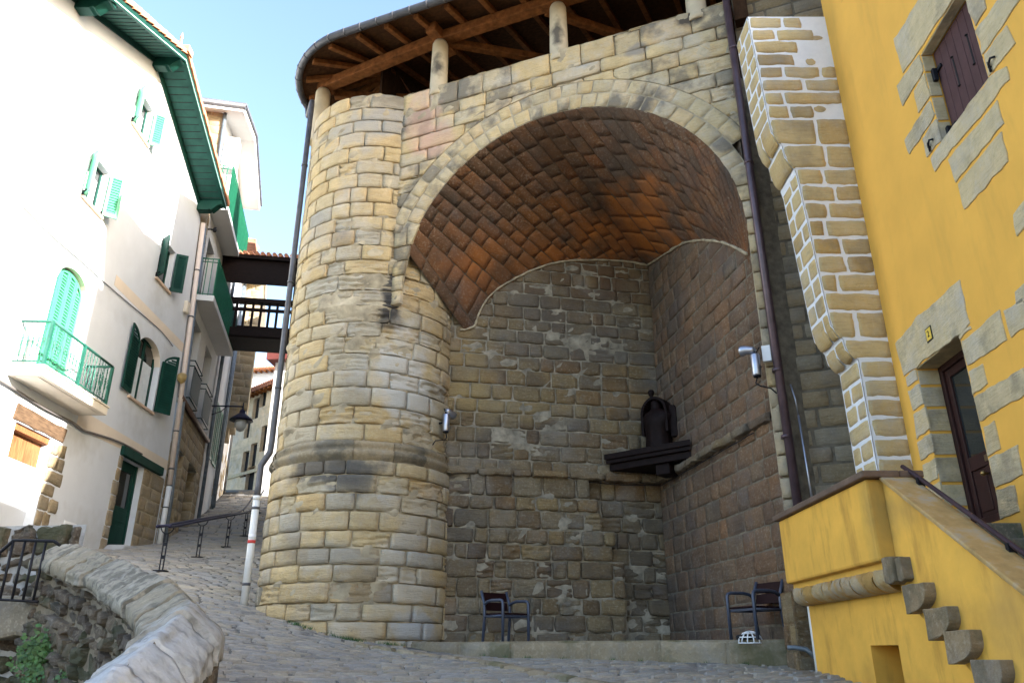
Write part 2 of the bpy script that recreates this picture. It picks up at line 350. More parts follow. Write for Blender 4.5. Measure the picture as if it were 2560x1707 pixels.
_A[:_n, :_n] = _k(((GP[:, None, :2]-GP[None, :, :2])**2).sum(-1))+np.eye(_n)*.02
_A[:_n, _n] = 1; _A[:_n, _n+1:] = GP[:, :2]; _A[_n, :_n] = 1; _A[_n+1:, :_n] = GP[:, :2].T
_w = np.linalg.solve(_A, np.concatenate([GP[:, 2], np.zeros(3)]))
def gz_arr(P):
    k = _k(((P[:, None, :]-GP[None, :, :2])**2).sum(-1))
    return k@_w[:_n]+_w[_n]+P@_w[_n+1:]
GX0, GX1, GY0, GY1, GS = -26.0, 12.0, -8.0, 56.0, .25
_nx = int((GX1-GX0)/GS)+1; _ny = int((GY1-GY0)/GS)+1
_gx, _gy = np.meshgrid(np.linspace(GX0, GX1, _nx), np.linspace(GY0, GY1, _ny))
_pts = np.stack([_gx.ravel(), _gy.ravel()], 1)
GZ = np.concatenate([gz_arr(_pts[i:i+4000]) for i in range(0, len(_pts), 4000)]).reshape(_ny, _nx)
GZL = GZ.tolist()
def gz(x, y):
    fx = min(max((x-GX0)/GS, 0), _nx-1.001); fy = min(max((y-GY0)/GS, 0), _ny-1.001)
    i, j = int(fx), int(fy); a, b = fx-i, fy-j
    return lerp(lerp(GZL[j][i], GZL[j][i+1], a), lerp(GZL[j+1][i], GZL[j+1][i+1], a), b)
# parapet ridge line (x, y, z)
PAR = [(-1.5, 2.2, 1.05), (-1.75, 3.2, 1.26), (-2.06, 4.35, 1.51), (-2.3, 5.4, 1.74), (-2.58, 6.53, 1.98), (-3.24, 7.6, 2.22), (-4.1, 8.7, 2.49), (-4.85, 9.55, 2.69), (-5.7, 10.3, 2.90), (-6.02, 10.55, 2.95)]
def catmull(P, n=12):
    P = [Vector(p) for p in P]; out = []
    for i in range(len(P)-1):
        a, b, c, d = P[max(i-1, 0)], P[i], P[i+1], P[min(i+2, len(P)-1)]
        for k in range(n):
            t = k/n
            out.append(.5*((2*b)+(c-a)*t+(2*a-5*b+4*c-d)*t*t+(3*b-a-3*c+d)*t**3))
    out.append(P[-1]); return out
class Path:
    def __init__(S, P, n=12):
        S.p = catmull(P, n); S.s = [0.0]
        for a, b in zip(S.p, S.p[1:]): S.s.append(S.s[-1]+(b-a).length)
        S.L = S.s[-1]
    def at(S, u):
        u = min(max(u, 0), S.L-1e-6); lo, hi = 0, len(S.s)-1
        while hi-lo > 1:
            m = (lo+hi)//2
            if S.s[m] <= u: lo = m
            else: hi = m
        t = (u-S.s[lo])/(S.s[hi]-S.s[lo]); p = S.p[lo].lerp(S.p[hi], t)
        a = S.p[max(lo-2, 0)]; b = S.p[min(hi+2, len(S.p)-1)]; d = (b-a).normalized()
        return p, d
PP = Path(PAR)
def in_pit(x, y):
    if y > 10.95 or x > -1.3: return False
    if x < -6.4: return y < 10.95+(-6.4-x)*.1
    # left of the ridge?
    for a, b in zip(PAR, PAR[1:]):
        if a[1] <= y <= b[1]:
            return x < lerp(a[0], b[0], (y-a[1])/(b[1]-a[1]))
    return y < 2.2 and x < -1.5
# ------------------------------------------------------------------ ground
mb = MB()
idx = {}
for j in range(0, _ny, 2):
    for i in range(0, _nx, 2):
        x, y = GX0+i*GS, GY0+j*GS
        idx[(i, j)] = mb.add([(x, y, GZL[j][i]-.035)])
for j in range(0, _ny-2, 2):
    for i in range(0, _nx-2, 2):
        x, y = GX0+(i+1)*GS, GY0+(j+1)*GS
        if in_pit(x, y): continue
        mb.face((idx[(i, j)], idx[(i+2, j)], idx[(i+2, j+2)], idx[(i, j+2)]), 0, True)
tag(mb.build('street', SETGAP), kind='structure')
mb = MB(); mb.quad((-900, -900, -2.2), (900, -900, -2.2), (900, 900, -2.2), (-900, 900, -2.2))
tag(mb.build('ground', TERRAIN), kind='structure')
# setts, laid across the slope
SA = (math.cos(R(16)), math.sin(R(16))); SB = (-math.sin(R(16)), math.cos(R(16)))
def FS(u, v, w=0):
    x = SA[0]*u+SB[0]*v; y = SA[1]*u+SB[1]*v
    return (x, y, gz(x, y)+w)
def set_skip(u, v):
    x, y, _ = FS(u, v)
    if in_pit(x-.3, y) or y < 5.5: return True
    if (x-TC[0])**2+(y-TC[1])**2 < 1.6**2: return True
    if ARCH.n[0]*x+ARCH.n[1]*(y-ARCH.o[1]) < -.35 and x > -3: return True
    if x < -10.6-.2*max(0, y-23): return True
    if x > 3.9+.1: return True
    return False
mb = MB()
blocks(mb, FS, courses(5, 15.5, .10, .16), span(-5.5, 8.5), mean=.36, var=.55, gap=.030, relief=.014, depth=.045, cell=.09, wob=.028, skip=set_skip, edge=.015)
blocks(mb, FS, courses(15.5, 26, .15, .22), span(-6.5, 3.5), mean=.42, var=.45, gap=.022, relief=.010, depth=.03, cell=.3, wob=.02, skip=set_skip, edge=.025, fine=False)
blocks(mb, FS, courses(26, 44, .28, .36), span(-5, 5), mean=.6, var=.45, gap=.03, relief=.012, depth=.03, cell=.5, wob=.02, skip=set_skip, edge=.03, fine=False)
tag(mb.build('paving_setts', S_SET), kind='structure')
# curved gutter stones at the edge of the lane, and the platform in the niche
gp = Path([(-2.6, 13.55, 0), (-1.5, 13.25, 0), (-.7, 12.5, 0), (-.2, 11.4, 0), (.4, 10.2, 0), (1.2, 9.0, 0)])
def FG(u, v, w=0):
    p, d = gp.at(u); x = p.x+d.y*v; y = p.y-d.x*v
    return (x, y, gz(x, y)+.035-abs(v)*.15+w)
mb = MB(); blocks(mb, FG, [(-.13, .13)], span(0, gp.L), mean=.5, gap=.02, relief=.008, depth=.05, cell=.12, wob=.02, edge=.03)
tag(mb.build('gutter', S_KRB), kind='structure')
KRB = two_pt((-2.1, 14.55), (4.15, 11.16), 1)
KL = math.hypot(6.25, 3.39)
mb = MB()
blocks(mb, KRB, [(1.25, PLAT)], span(0, KL), mean=1.25, var=.25, gap=.018, relief=.016, depth=.03, cell=.12, wob=.012, edge=.03, mort=0)
blocks(mb, lambda u, v, w=0: KRB(u, PLAT+w-.012, -v), [(0.03, .34)], span(0, KL), mean=1.25, var=.25, gap=.016, relief=.008, depth=.02, cell=.15, edge=.03)
tag(mb.build('kerb', S_KRB), kind='structure')
mb = MB(); pl = [KRB(0, PLAT-.015, -.05), KRB(KL, PLAT-.015, -.05), (4.4, 13, PLAT-.015), (3.6, 17, PLAT-.015), (-2, 16.6, PLAT-.015)]
mb.face(tuple(range(mb.add(pl), 5)), 0)
tag(mb.build('platform', CONC), kind='structure')
# ------------------------------------------------------------------ the gatehouse
GH = thing('stone_gatehouse', 'tall sandstone gatehouse with round corner tower, deep arched niche and timber loggia roof', 'gatehouse', (-3.0, 15.7, 2.0))
def FT(R0):
    def F(u, z, w=0):
        a = u/R0; return (TC[0]+(R0+w)*math.sin(a), TC[1]-(R0+w)*math.cos(a), z)
    return F
def cyl_hit(px, py, R0=None):
    R0 = R0 or TR; d = ray(px, py); a = d[0]**2+d[1]**2; b = -2*(d[0]*TC[0]+d[1]*TC[1]); c = TC[0]**2+TC[1]**2-R0**2
    t = (-b-math.sqrt(max(0, b*b-4*a*c)))/(2*a); return (d[0]*t, d[1]*t, d[2]*t+EYE)
SOOT = (.035, .032, .032)
for (px, py, r, col, amt) in ((1000, 585, (.14, .3, .18), SOOT, .9), (1005, 618, (.13, .3, .17), SOOT, .9), (992, 692, (.14, .3, .16), SOOT, .9), (978, 730, (.16, .3, .2), SOOT, .85), (975, 768, (.18, .3, .2), SOOT, .9), (975, 805, (.2, .3, .16), SOOT, .7),
        (820, 1165, (.75, .5, .28), (.085, .08, .075), .85), (880, 1190, (.4, .5, .3), (.10, .095, .085), .7), (960, 300, (.5, .5, .3), (.30, .29, .27), .6), (900, 330, (.5, .5, .35), (.34, .33, .30), .6),
        (1010, 930, (.42, .5, .75), (.54, .52, .47), .8), (1030, 1020, (.45, .5, .3), (.46, .44, .39), .7), (1060, 1290, (.5, .5, .5), (.42, .38, .31), .5), (1040, 1570, (.3, .4, .22), (.44, .45, .45), .8),
        (740, 1010, (.4, .5, .5), (.42, .35, .24), .4), (830, 1390, (.5, .5, .22), (.40, .38, .33), .5)):
    add_spot(S_TOW, cyl_hit(px, py), tuple(x*1.5 for x in r), col, amt)
for (px, py, r, col, amt) in ((1060, 300, (.34, .3, .75), (.56, .34, .25), .5), (1090, 350, (.45, .3, .4), (.55, .34, .26), .5), (1725, 45, (.24, .2, .18), SOOT, .9), (1600, 270, (.2, .2, .2), (.10, .09, .08), .8), (1450, 60, (.3, .2, .12), (.25, .24, .23), .7), (1590, 125, (.25, .2, .12), (.22, .21, .20), .7), (1805, 360, (.16, .2, .14), (.12, .11, .10), .7)):
    u_, z_ = ARCH.hit(px, py); add_spot(S_ARC, ARCH(u_, z_), tuple(x*1.4 for x in r), col, amt)
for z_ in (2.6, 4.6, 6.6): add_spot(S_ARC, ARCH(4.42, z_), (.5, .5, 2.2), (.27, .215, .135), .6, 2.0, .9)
def er_tow(u, z):
    a = math.degrees(u/TR)
    if 6.9 < z < 8.9 and -32 < a < 40: return .75
    if a > 12: return .4
    return .17
rn = random.Random(11)
JT = dict(gap=.011, edge=.009, mort_w=-.062, mvar=.16, wob=.013)
UP = FT(TR); LO = FT(TR+.05)
A0, A1, A2 = R(-125)*TR, R(24)*TR, R(105)*TR
mb = MB()
blocks(mb, UP, courses(5.22, 9.32, .30, .38, rn), span(A0, A2), mean=.66, var=.45, relief=.011, depth=.068, cell=.08, rn=rn, erode=er_tow, hole=.06, eamp=1.5, mort=1, **JT)
blocks(mb, UP, courses(9.32, 13.12, .31, .38, rn), span(A0, A1), mean=.62, var=.45, relief=.010, depth=.068, cell=.08, rn=rn, erode=er_tow, hole=.03, eamp=1.2, mort=1, **JT)
mb.build('tower_shaft', [S_TOW, MORT], GH)
mb = MB()
blocks(mb, LO, courses(1.2, 4.86, .28, .36, rn), span(A0*1.03, A2*1.03), mean=.74, var=.5, relief=.011, depth=.068, cell=.09, rn=rn, erode=lambda u, z: .4 if u > .4 else .14, hole=.04, eamp=1.2, mort=1, **JT)
mb.build('tower_base', [S_TOW, MORT], GH)
# moulded string course
mb = MB(); prof = [(0, 4.83), (.045, 4.90), (.10, 4.96), (.105, 5.01), (.085, 5.05), (.03, 5.07), (.045, 5.12), (.065, 5.16), (.05, 5.20), (0, 5.25)]
cut = A0
while cut < A2:
    nxt = min(A2, cut+rn.uniform(.5, .8)); n = 6; off = rn.uniform(-.012, .01)
    k0 = mb.add([UP(lerp(cut+.004, nxt-.004, i/n), z+.01*nz(cut+i*.3, z*3), w-.02+off+.016*nz(cut*2+i, z*9, 3)) for (w, z) in prof for i in range(n+1)])
    for j in range(len(prof)-1):
        for i in range(n):
            a = k0+j*(n+1)+i; mb.face((a, a+1, a+n+2, a+n+1), 0, True)
    cut = nxt
S_STR = stone('lichen_string_course_stone', [(0, (.26, .21, .13)), (.5, (.36, .28, .17)), (1, (.20, .17, .12))], stain=(.06, .06, .05), st_amt=.7, st_scale=1.6, pos=(.46, .6), lam=False)
mb.build('string_course', S_STR, GH)
# front wall with the arch
UC, ZC, RI = .94, 8.27, 3.34; R1, R2 = RI+.33, RI+.64
US, UE = -2.64, 4.5
def ext(r, z):
    d = r*r-(z-ZC)**2
    return math.sqrt(d) if d > 0 else 0.0
AR = R(20)
def lims_wall(v0, v1):
    vm = (v0+v1)/2
    if vm > ZC+R2: return [((lambda v: US), (lambda v: UE))]
    out = []
    if vm > ZC+R2*math.sin(AR)-.3:
        fL = lambda v: UC-max(ext(R2, v), .0)
        fR = lambda v: UC+max(ext(R2, v), .0)
        if fL(vm) > US+.06: out.append(((lambda v: US), fL))
        if fR(vm) < UE-.06: out.append((fR, (lambda v: UE)))
    return out
mb = MB(); rn = random.Random(5)
rows = courses(PLAT-.4, 13.16, .31, .37, rn)
blocks(mb, ARCH, [r for r in rows if r[1] > 9.0], lims_wall, mean=.78, var=.45, relief=.010, depth=.068, cell=.1, rn=rn, erode=.10, hole=.01, mort=1, **JT)
blocks(mb, ARCH, courses(8.0, 9.75, .3, .36, rn), lambda a, b: [((lambda v: US), (lambda v: UC-(ext(RI, v) if v > ZC else RI)+.02))], mean=.5, relief=.006, depth=.068, cell=.1, rn=rn, mort=1, **JT)
# jamb strip to the right of the opening
def lims_jamb(v0, v1):
    return [((lambda v: UC+(ext(RI, v) if v > ZC else RI)), (lambda v: UE))]
blocks(mb, ARCH, courses(PLAT-.4, ZC+RI*math.sin(AR)+.12, .31, .37, rn), lims_jamb, mean=.5, relief=.008, depth=.068, cell=.1, rn=rn, mort=1, **JT)
# ragged top stones
blocks(mb, lambda u, v, w=0: ARCH(u, 13.16+w+.02+.02*nz(u*1.5, 3), -v), [(0, .5)], span(US, UE), mean=.7, relief=.02, depth=.06, cell=.12, rn=rn, mort=1)
mb.build('front_wall', [S_ARC, MORT], GH)
def FRING(s, r, w=0):
    a = math.pi-s/RI
    return ARCH(UC+r*math.cos(a), ZC+r*math.sin(a), w)
mb = MB(); s0, s1 = R(20.5)*RI, (math.pi-AR)*RI
blocks(mb, FRING, [(RI, R1)], span(s0, s1), mean=.32, var=.3, gap=.012, relief=.016, depth=.024, edge=.01, cell=.1, rn=rn, mort=1)
blocks(mb, FRING, [(R1, R2)], span(R(21)*RI, (math.pi-R(27))*RI), mean=.30, var=.35, gap=.012, relief=.014, depth=.024, edge=.01, cell=.1, rn=rn, mort=1)
mb.build('arch_ring', [S_ARC, MORT], GH)
# vault: ruled from the front arch to the top line of the niche walls
pairs = [((1008, 640), (1150, 823), 'b'), ((1018, 601), (1184, 815), 'b'), ((1035, 574), (1218, 748), 'b'), ((1065, 516), (1283, 697), 'b'), ((1111, 459), (1352, 665), 'b'), ((1153, 411), (1420, 650), 'b'),
         ((1256, 319), (1546, 651), 'b'), ((1350, 291), (1619, 661), 'b'), ((1374, 287), (1650, 641), 's'), ((1429, 281), (1700, 610), 's'), ((1492, 276), (1743, 599), 's'), ((1593, 287), (1796, 602), 's'),
         ((1712, 332), (1840, 617), 's'), ((1818, 408), (1862, 632), 's'), ((1868, 583), (1874, 660), 's')]
vk = []
for f, r_, wl in pairs:
    u, z = ARCH.hit(*f); ang = math.pi-math.atan2(z-ZC, u-UC)
    wall = BACK if wl == 'b' else SIDE
    uu, zz = wall.hit(*r_)
    ww = .09 if wl == 'b' else -.03; uu, zz = wall.hit(*r_, ww); vk.append((ang, Vector(wall(uu, zz, ww))))
vk.sort(key=lambda t: t[0])
vk = [(0.0, vk[0][1]+Vector((-.25, 0, -.25)))]+[k for k in vk if k[0] > .03]
vk.append((math.pi+.02, vk[-1][1]+Vector((.06, -.3, -.6))))
def vrear(a):
    for (a0, p0), (a1, p1) in zip(vk, vk[1:]):
        if a0 <= a <= a1: return p0.lerp(p1, (a-a0)/(a1-a0))
    return vk[-1][1] if a > vk[-1][0] else vk[0][1]
def vfront(a): return Vector(ARCH(UC-RI*math.cos(a), ZC+RI*math.sin(a), -.005))
def vlen(s):
    a = s/RI; return max(.05, (vrear(a)-vfront(a)).length*1.06)
AX = Vector(ARCH(UC, ZC, 0))
def FV(u, s, w=0):
    a = s/RI; t = u/vlen(s)*1.06
    p = vfront(a).lerp(vrear(a), t)
    n = Vector((-ARCH.a[0]*-math.cos(a), -ARCH.a[1]*-math.cos(a), -math.sin(a)))
    return tuple(p+n*w)
rn = random.Random(3)
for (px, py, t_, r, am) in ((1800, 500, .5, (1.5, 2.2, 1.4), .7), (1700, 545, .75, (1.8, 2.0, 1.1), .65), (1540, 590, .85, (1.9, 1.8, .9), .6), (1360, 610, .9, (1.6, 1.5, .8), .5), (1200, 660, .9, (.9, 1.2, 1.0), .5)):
    c_ = vfront(math.pi*.5).lerp(vrear(math.pi*.5), t_); d_ = ray(px, py); k_ = c_.y/d_[1]; add_spot(S_VLT, (d_[0]*k_, c_.y, d_[2]*k_+EYE), r, (.46, .145, .018), min(.95, am*1.35), 1.6, 1.1)  # rust staining and bounced warm glow, both put into the rear stone colour
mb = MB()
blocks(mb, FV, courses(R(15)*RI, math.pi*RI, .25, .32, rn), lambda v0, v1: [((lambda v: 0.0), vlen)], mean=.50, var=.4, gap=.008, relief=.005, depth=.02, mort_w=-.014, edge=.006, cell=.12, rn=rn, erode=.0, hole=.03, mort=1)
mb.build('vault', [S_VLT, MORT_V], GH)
rn = random.Random(21)
mb = MB()
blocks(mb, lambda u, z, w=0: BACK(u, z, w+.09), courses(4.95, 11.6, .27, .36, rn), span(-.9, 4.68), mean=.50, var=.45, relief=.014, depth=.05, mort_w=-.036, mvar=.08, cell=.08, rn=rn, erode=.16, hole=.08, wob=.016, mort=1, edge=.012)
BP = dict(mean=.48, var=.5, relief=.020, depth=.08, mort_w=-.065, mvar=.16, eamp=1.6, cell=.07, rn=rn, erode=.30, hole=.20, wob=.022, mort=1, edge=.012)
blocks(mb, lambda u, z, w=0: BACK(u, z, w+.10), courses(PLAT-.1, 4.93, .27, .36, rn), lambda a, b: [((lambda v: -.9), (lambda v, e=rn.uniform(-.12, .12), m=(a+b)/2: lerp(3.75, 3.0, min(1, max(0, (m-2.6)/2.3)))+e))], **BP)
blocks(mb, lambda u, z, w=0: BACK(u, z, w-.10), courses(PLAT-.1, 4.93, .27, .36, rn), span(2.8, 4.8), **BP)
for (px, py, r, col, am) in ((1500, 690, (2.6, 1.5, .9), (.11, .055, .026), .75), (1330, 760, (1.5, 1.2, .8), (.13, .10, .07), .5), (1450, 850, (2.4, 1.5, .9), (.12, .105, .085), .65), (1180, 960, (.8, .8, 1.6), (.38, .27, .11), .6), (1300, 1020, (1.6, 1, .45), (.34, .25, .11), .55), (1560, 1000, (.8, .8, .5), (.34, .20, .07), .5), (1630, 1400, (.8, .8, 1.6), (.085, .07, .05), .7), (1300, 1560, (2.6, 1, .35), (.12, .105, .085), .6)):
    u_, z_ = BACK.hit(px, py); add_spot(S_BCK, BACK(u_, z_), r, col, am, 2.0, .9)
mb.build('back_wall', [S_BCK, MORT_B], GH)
sp = []
for (px, py, wl) in ((1150, 824, 0), (1184, 815, 0), (1194, 790, 0), (1210, 757, 0), (1240, 723, 0), (1283, 697, 0), (1340, 670, 0), (1400, 653, 0), (1480, 648, 0), (1560, 651, 0), (1615, 660, 0), (1619, 661, 1), (1660, 635, 1), (1702, 609, 1), (1743, 599, 1), (1790, 601, 1), (1830, 613, 1), (1868, 634, 1)):
    wall = SIDE if wl else BACK; ww = -.01 if wl else .10; u_, z_ = wall.hit(px, py+2, ww); sp.append(wall(u_, z_, ww))
mb = MB(); q_ = catmull(sp, 6); mb.tube([tuple(p+Vector((0, 0, .02*nz(i*.6, 1)))) for i, p in enumerate(q_)], .04, 6, rs=[.025+.022*nz(i*.5, 3) for i in range(len(q_))]); mb.build('mortar_seam', plain('pale_seam_mortar', (.40, .33, .22), .95, var=.4, scale=8, bump=.5), GH)
mb = MB()
SL = math.hypot(ARCH(4.31, 0)[0]-CORNER[0], ARCH(4.31, 0)[1]-CORNER[1])
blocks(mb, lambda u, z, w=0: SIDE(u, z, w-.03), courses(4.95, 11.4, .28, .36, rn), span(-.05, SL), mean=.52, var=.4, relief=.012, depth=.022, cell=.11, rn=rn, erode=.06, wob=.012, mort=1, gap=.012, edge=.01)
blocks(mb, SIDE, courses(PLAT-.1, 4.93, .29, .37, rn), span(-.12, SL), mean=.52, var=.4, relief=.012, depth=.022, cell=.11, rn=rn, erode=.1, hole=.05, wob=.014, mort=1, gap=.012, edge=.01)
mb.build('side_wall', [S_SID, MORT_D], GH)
mb = MB()
blocks(mb, lambda u, z, w=0: BACK(u, z, w+.16+.04*nz(u*3, z*5)), [(4.88, 5.06)], span(-.6, 4.6), mean=.6, relief=.04, depth=.12, cell=.08, rn=rn, erode=.4, wob=.03)
blocks(mb, lambda u, z, w=0: SIDE(u, z, w+.11+.04*nz(u*3, z*5)), [(4.88, 5.06)], span(0, SL-.1), mean=.6, relief=.03, depth=.1, cell=.08, rn=rn, erode=.4, wob=.03)
mb.build('wall_ledge', S_BCK, GH)
mb = MB(); mb.tube([BACK(u, 4.86-.03*math.sin(u*2.1)+.01*nz(u*4, 1), .05) for u in [i*.2-.2 for i in range(24)]]+[SIDE(u, 4.84+.02*nz(u*3, 2), .05) for u in [i*.25+.1 for i in range(18)]], .009, 6)
mb.build('cable', IRON, GH)
mb = MB(); mb.lathe([(TR-.09, .8), (TR-.09, 9.25)], (TC[0], TC[1], 0), 48, 0); mb.box(BACK, -1.4, 5.6, .8, 11.6, -.7, -.26); mb.box(SIDE, -.9, SL, .8, 11.4, -.6, -.14)
a_ = [R(-200)+R(224)*i/30 for i in range(31)]; k = mb.add([(TC[0]+(TR-.09)*math.sin(t), TC[1]-(TR-.09)*math.cos(t), z) for z in (9.2, 13.0) for t in a_])
for i in range(30): mb.face((k+i, k+i+1, k+32+i, k+31+i))
mb.build('masonry_core', MORT_D, GH)
# loggia: floor, dark back wall, columns, plates, rafters, roof, gutter
mb = MB()
pts = [ARCH(US-1.2, 12.75, -.3), ARCH(UE+.4, 12.75, -.3), ARCH(UE+.4, 12.75, -5), ARCH(-5.4, 12.75, -5), (TC[0]-1.65, TC[1]+.2, 12.75), (TC[0]-1.4, TC[1]-.8, 12.75), (TC[0]-.6, TC[1]-1.45, 12.75)]
mb.face(tuple(range(mb.add(pts), 7)), 0)
mb.box(ARCH, -8.5, UE+2, 12.7, 21, -6.2, -6.0); mb.box(ARCH, UE+.05, UE+.3, 12.7, 16.5, -5.2, -.05)
q = two_pt(TC, (TC[0]-ARCH.n[0]*5, TC[1]-ARCH.n[1]*5), 1); mb.prism(q, [(-.5, 12.7), (4.6, 12.7), (4.6, 17.4), (-.5, 15.5)], -.03, .03)
mb.build('loggia_back', wood('dark_loggia_boards', (.055, .028, .014), .9, (3, 3, 1)), GH)
colm = [(TC[0]-1.66, TC[1]-.2), ARCH(-1.84, 0, -.17)[:2], ARCH(1.0, 0, -.17)[:2], ARCH(3.86, 0, -.17)[:2]]
S_COL = plain('pale_column_stone', (.50, .42, .29), .9, var=.15, scale=2.5, bump=.4, dirt=((.06, .055, .055), 1.9, .60, .9))
for (x, y) in colm:
    mb = MB(); mb.lathe([(.215, 0), (.215, .12), (.2, .13), (.19, .9), (.18, 1.5), (.15, 1.58)], (x, y, 12.95), 20)
    mb.build('column', S_COL, GH)
for (x, y), h_ in ((colm[1], 13.75), (colm[2], 13.6)): add_spot(S_COL, (x-.03, y-.15, h_), (.16, .3, .42), SOOT, .85, 5.0, .7)
ZP = 14.54
pl_pts = [colm[0], colm[1], ARCH(1.0, 0, -.14)[:2], ARCH(3.9, 0, -.2)[:2], ARCH(6, 0, -.2)[:2]]
for a, b in zip(pl_pts, pl_pts[1:]):
    q = two_pt(a, b, 1); L = math.hypot(b[0]-a[0], b[1]-a[1])
    mb = MB(); mb.box(q, -.12, L+.1, ZP, ZP+.24, -.13, .13); mb.build('wall_plate', WOODR, GH, .02)
mb = MB(); q = two_pt(colm[1], (colm[1][0]+.5, colm[1][1]+.9), 1); mb.box(q, -.42, .5, ZP+.0, ZP+.25, -.13, .13); mb.build('bracket', WOODR, GH, .02)
# diagonal ties inside
for (a, b) in (((colm[1][0]+.1, colm[1][1]+.1), ARCH(2.5, 0, -3.4)[:2]), ((colm[0][0]+.2, colm[0][1]+.3), ARCH(-.5, 0, -3.2)[:2]), (ARCH(.68, 0, -.3)[:2], ARCH(3.9, 0, -3.6)[:2])):
    q = two_pt(a, b, 1); L = math.hypot(b[0]-a[0], b[1]-a[1]); mb = MB(); mb.box(q, 0, L, ZP+.02, ZP+.2, -.08, .08); mb.build('tie_beam', WOODR, GH, .015)
ZE = 14.45
def eave(t):
    """t<0: metres round the tower from the tangent point; t>0 metres along the wall -> (eave xy, inward dir)"""
    RR = 2.2
    tx, ty = TC[0]+RR*ARCH.n[0], TC[1]+RR*ARCH.n[1]
    if t >= 0: return (tx+ARCH.a[0]*t, ty+ARCH.a[1]*t), (-ARCH.n[0], -ARCH.n[1])
    a = R(-22.5)+t/RR
    return (TC[0]+RR*math.sin(a), TC[1]-RR*math.cos(a)), (-math.sin(a), math.cos(a))
ts = [-7.2+.3*i for i in range(24)]+[0]+[.5*i for i in range(1, 21)]
PIT = .36
mb = MB()
rowsr = []
for t in ts:
    (x, y), (ix, iy) = eave(t)
    rr = [0, .6, 1.2, 1.8, 2.3] if t < 0 else [0, .6, 1.2, 2.3, 6]
    rowsr.append([(x+ix*r, y+iy*r, ZE+.12+PIT*r) for r in rr])
for thick, mi in ((0, 0), (.09, 1)):
    n0 = mb.add([(p[0], p[1], p[2]+thick) for row in rowsr for p in row])
    for i in range(len(rowsr)-1):
        for j in range(4):
            a = n0+i*5+j; mb.face((a, a+1, a+6, a+5), mi)
    if thick == 0: nA = n0
    else:
        for i in range(len(rowsr)-1): mb.face((nA+i*5, nA+i*5+5, n0+i*5+5, n0+i*5), 0)
(x, y), (ix, iy) = eave(-7.2)
mb.build('roof', [WOODP, TERRD], GH)
for t in [-5.6, -4.9, -4.2, -3.45, -2.7, -1.95, -1.2, -.45]+[.35+.75*i for i in range(12)]:
    (x, y), (ix, iy) = eave(t); L = 2.2 if t < 0 else 5
    def FR(u, z, w, x=x, y=y, ix=ix, iy=iy): return (x+ix*u-iy*w, y+iy*u+ix*w, ZE+.11+PIT*u+z)
    mb = MB(); mb.box(FR, .12, L, -.13, -.005, -.06, .06); mb.build('rafter', WOODR, GH, .012)
mb = MB(); path = []
for t in [-7.2+.2*i for i in range(36)]+[.3*i for i in range(30)]:
    (x, y), (ix, iy) = eave(t); path.append((x-ix*.06, y-iy*.06, ZE+.10))
mb.tube(path, .085, 10)
for t in [-6.6+.42*i for i in range(33)]:
    (x, y), (ix, iy) = eave(t); (x2, y2), _ = eave(t+.03)
    mb.tube([(x-ix*.06, y-iy*.06, ZE+.10), (x2-ix*.06, y2-iy*.06, ZE+.10)], .094, 10)
mb.build('gutter', ZINC, GH)
# downpipe on the tower's left flank: dark above, white below
def tw(a, r): return (TC[0]+r*math.sin(R(a)), TC[1]-r*math.cos(R(a)))
dp = tw(-70, TR+.1); dq = tw(-70, TR+.25)
(ex, ey), _ = eave(-2.9)
mb = MB()
mb.tube([(ex, ey, ZE+.02), (ex+.02, ey+.05, ZE-.25), (dp[0], dp[1], ZE-.6), (dp[0], dp[1], 10), (dp[0], dp[1], 5.5), (dp[0]-.01, dp[1], 5.28), (dq[0], dq[1], 5.0), (dq[0], dq[1], 4.6), (dq[0], dq[1], 4.35)], .062, 10)
o = mb.build('downpipe', ZINC, GH)
mb = MB(); mb.tube([(dq[0], dq[1], gz(*dq)-.05), (dq[0], dq[1], 4.4)], .07, 12); mb.tube([(dq[0], dq[1], 4.33), (dq[0], dq[1], 4.41)], .078, 12)
mb.build('pipe_sleeve', PIPEW, o)
mb = MB(); mb.tube([(dq[0], dq[1], 3.60), (dq[0], dq[1], 3.68)], .0716, 16); mb.build('paint_mark', WHITE, o)
mb = MB(); mb.tube([(dq[0], dq[1], 3.515), (dq[0], dq[1], 3.575)], .0716, 16); mb.build('paint_mark', REDP, o)
for z in (12, 9, 6.6, 2.75, 4.15):
    p = dp if z > 5 else dq
    mb = MB(); mb.tube([(p[0], p[1], z), (p[0], p[1], z+.05)], .074 if z > 5 else .077, 12); mb.build('pipe_clip', ZINC, o)
# downpipe at the right end of the arch
mb = MB(); mb.tube([ARCH(4.44, 14.2, .1), ARCH(4.46, 9, .1), ARCH(4.5, 2.0, .1)], .068, 12)
o = mb.build('downpipe', ZINCB, GH)
for z in (11.9, 9.4, 5.6, 4.55):
    mb = MB(); mb.tube([ARCH(4.46, z, .1), ARCH(4.46, z+.05, .1)], .08, 12); mb.build('pipe_clip', ZINCB, o)
mb = MB(); mb.tube([ARCH(4.62, 5.4, .03), ARCH(4.66, 5.15, .04), ARCH(4.67, 4.9, .03)], .012, 6); mb.tube([ARCH(4.67, 4.9, .03), ARCH(4.7, 3.2, .03)], .018, 8)
mb.build('cable_conduit', STEEL, GH)
mb = MB(); k = mb.add([(x, y, z) for z in (2.0, 17.5) for (x, y) in ((-4.2, 17.3), (-5.2, 19.0), (-8.9, 33.0), (-6.0, 33.5), (3.0, 22.0), (3.0, 19.5))])
mb.face(tuple(k+i for i in range(6))); mb.face(tuple(k+11-i for i in range(6)))
for i in range(6): j = (i+1) % 6; mb.face((k+i, k+j, k+6+j, k+6+i))
mb.build('rear_wing', S_DRK, GH)
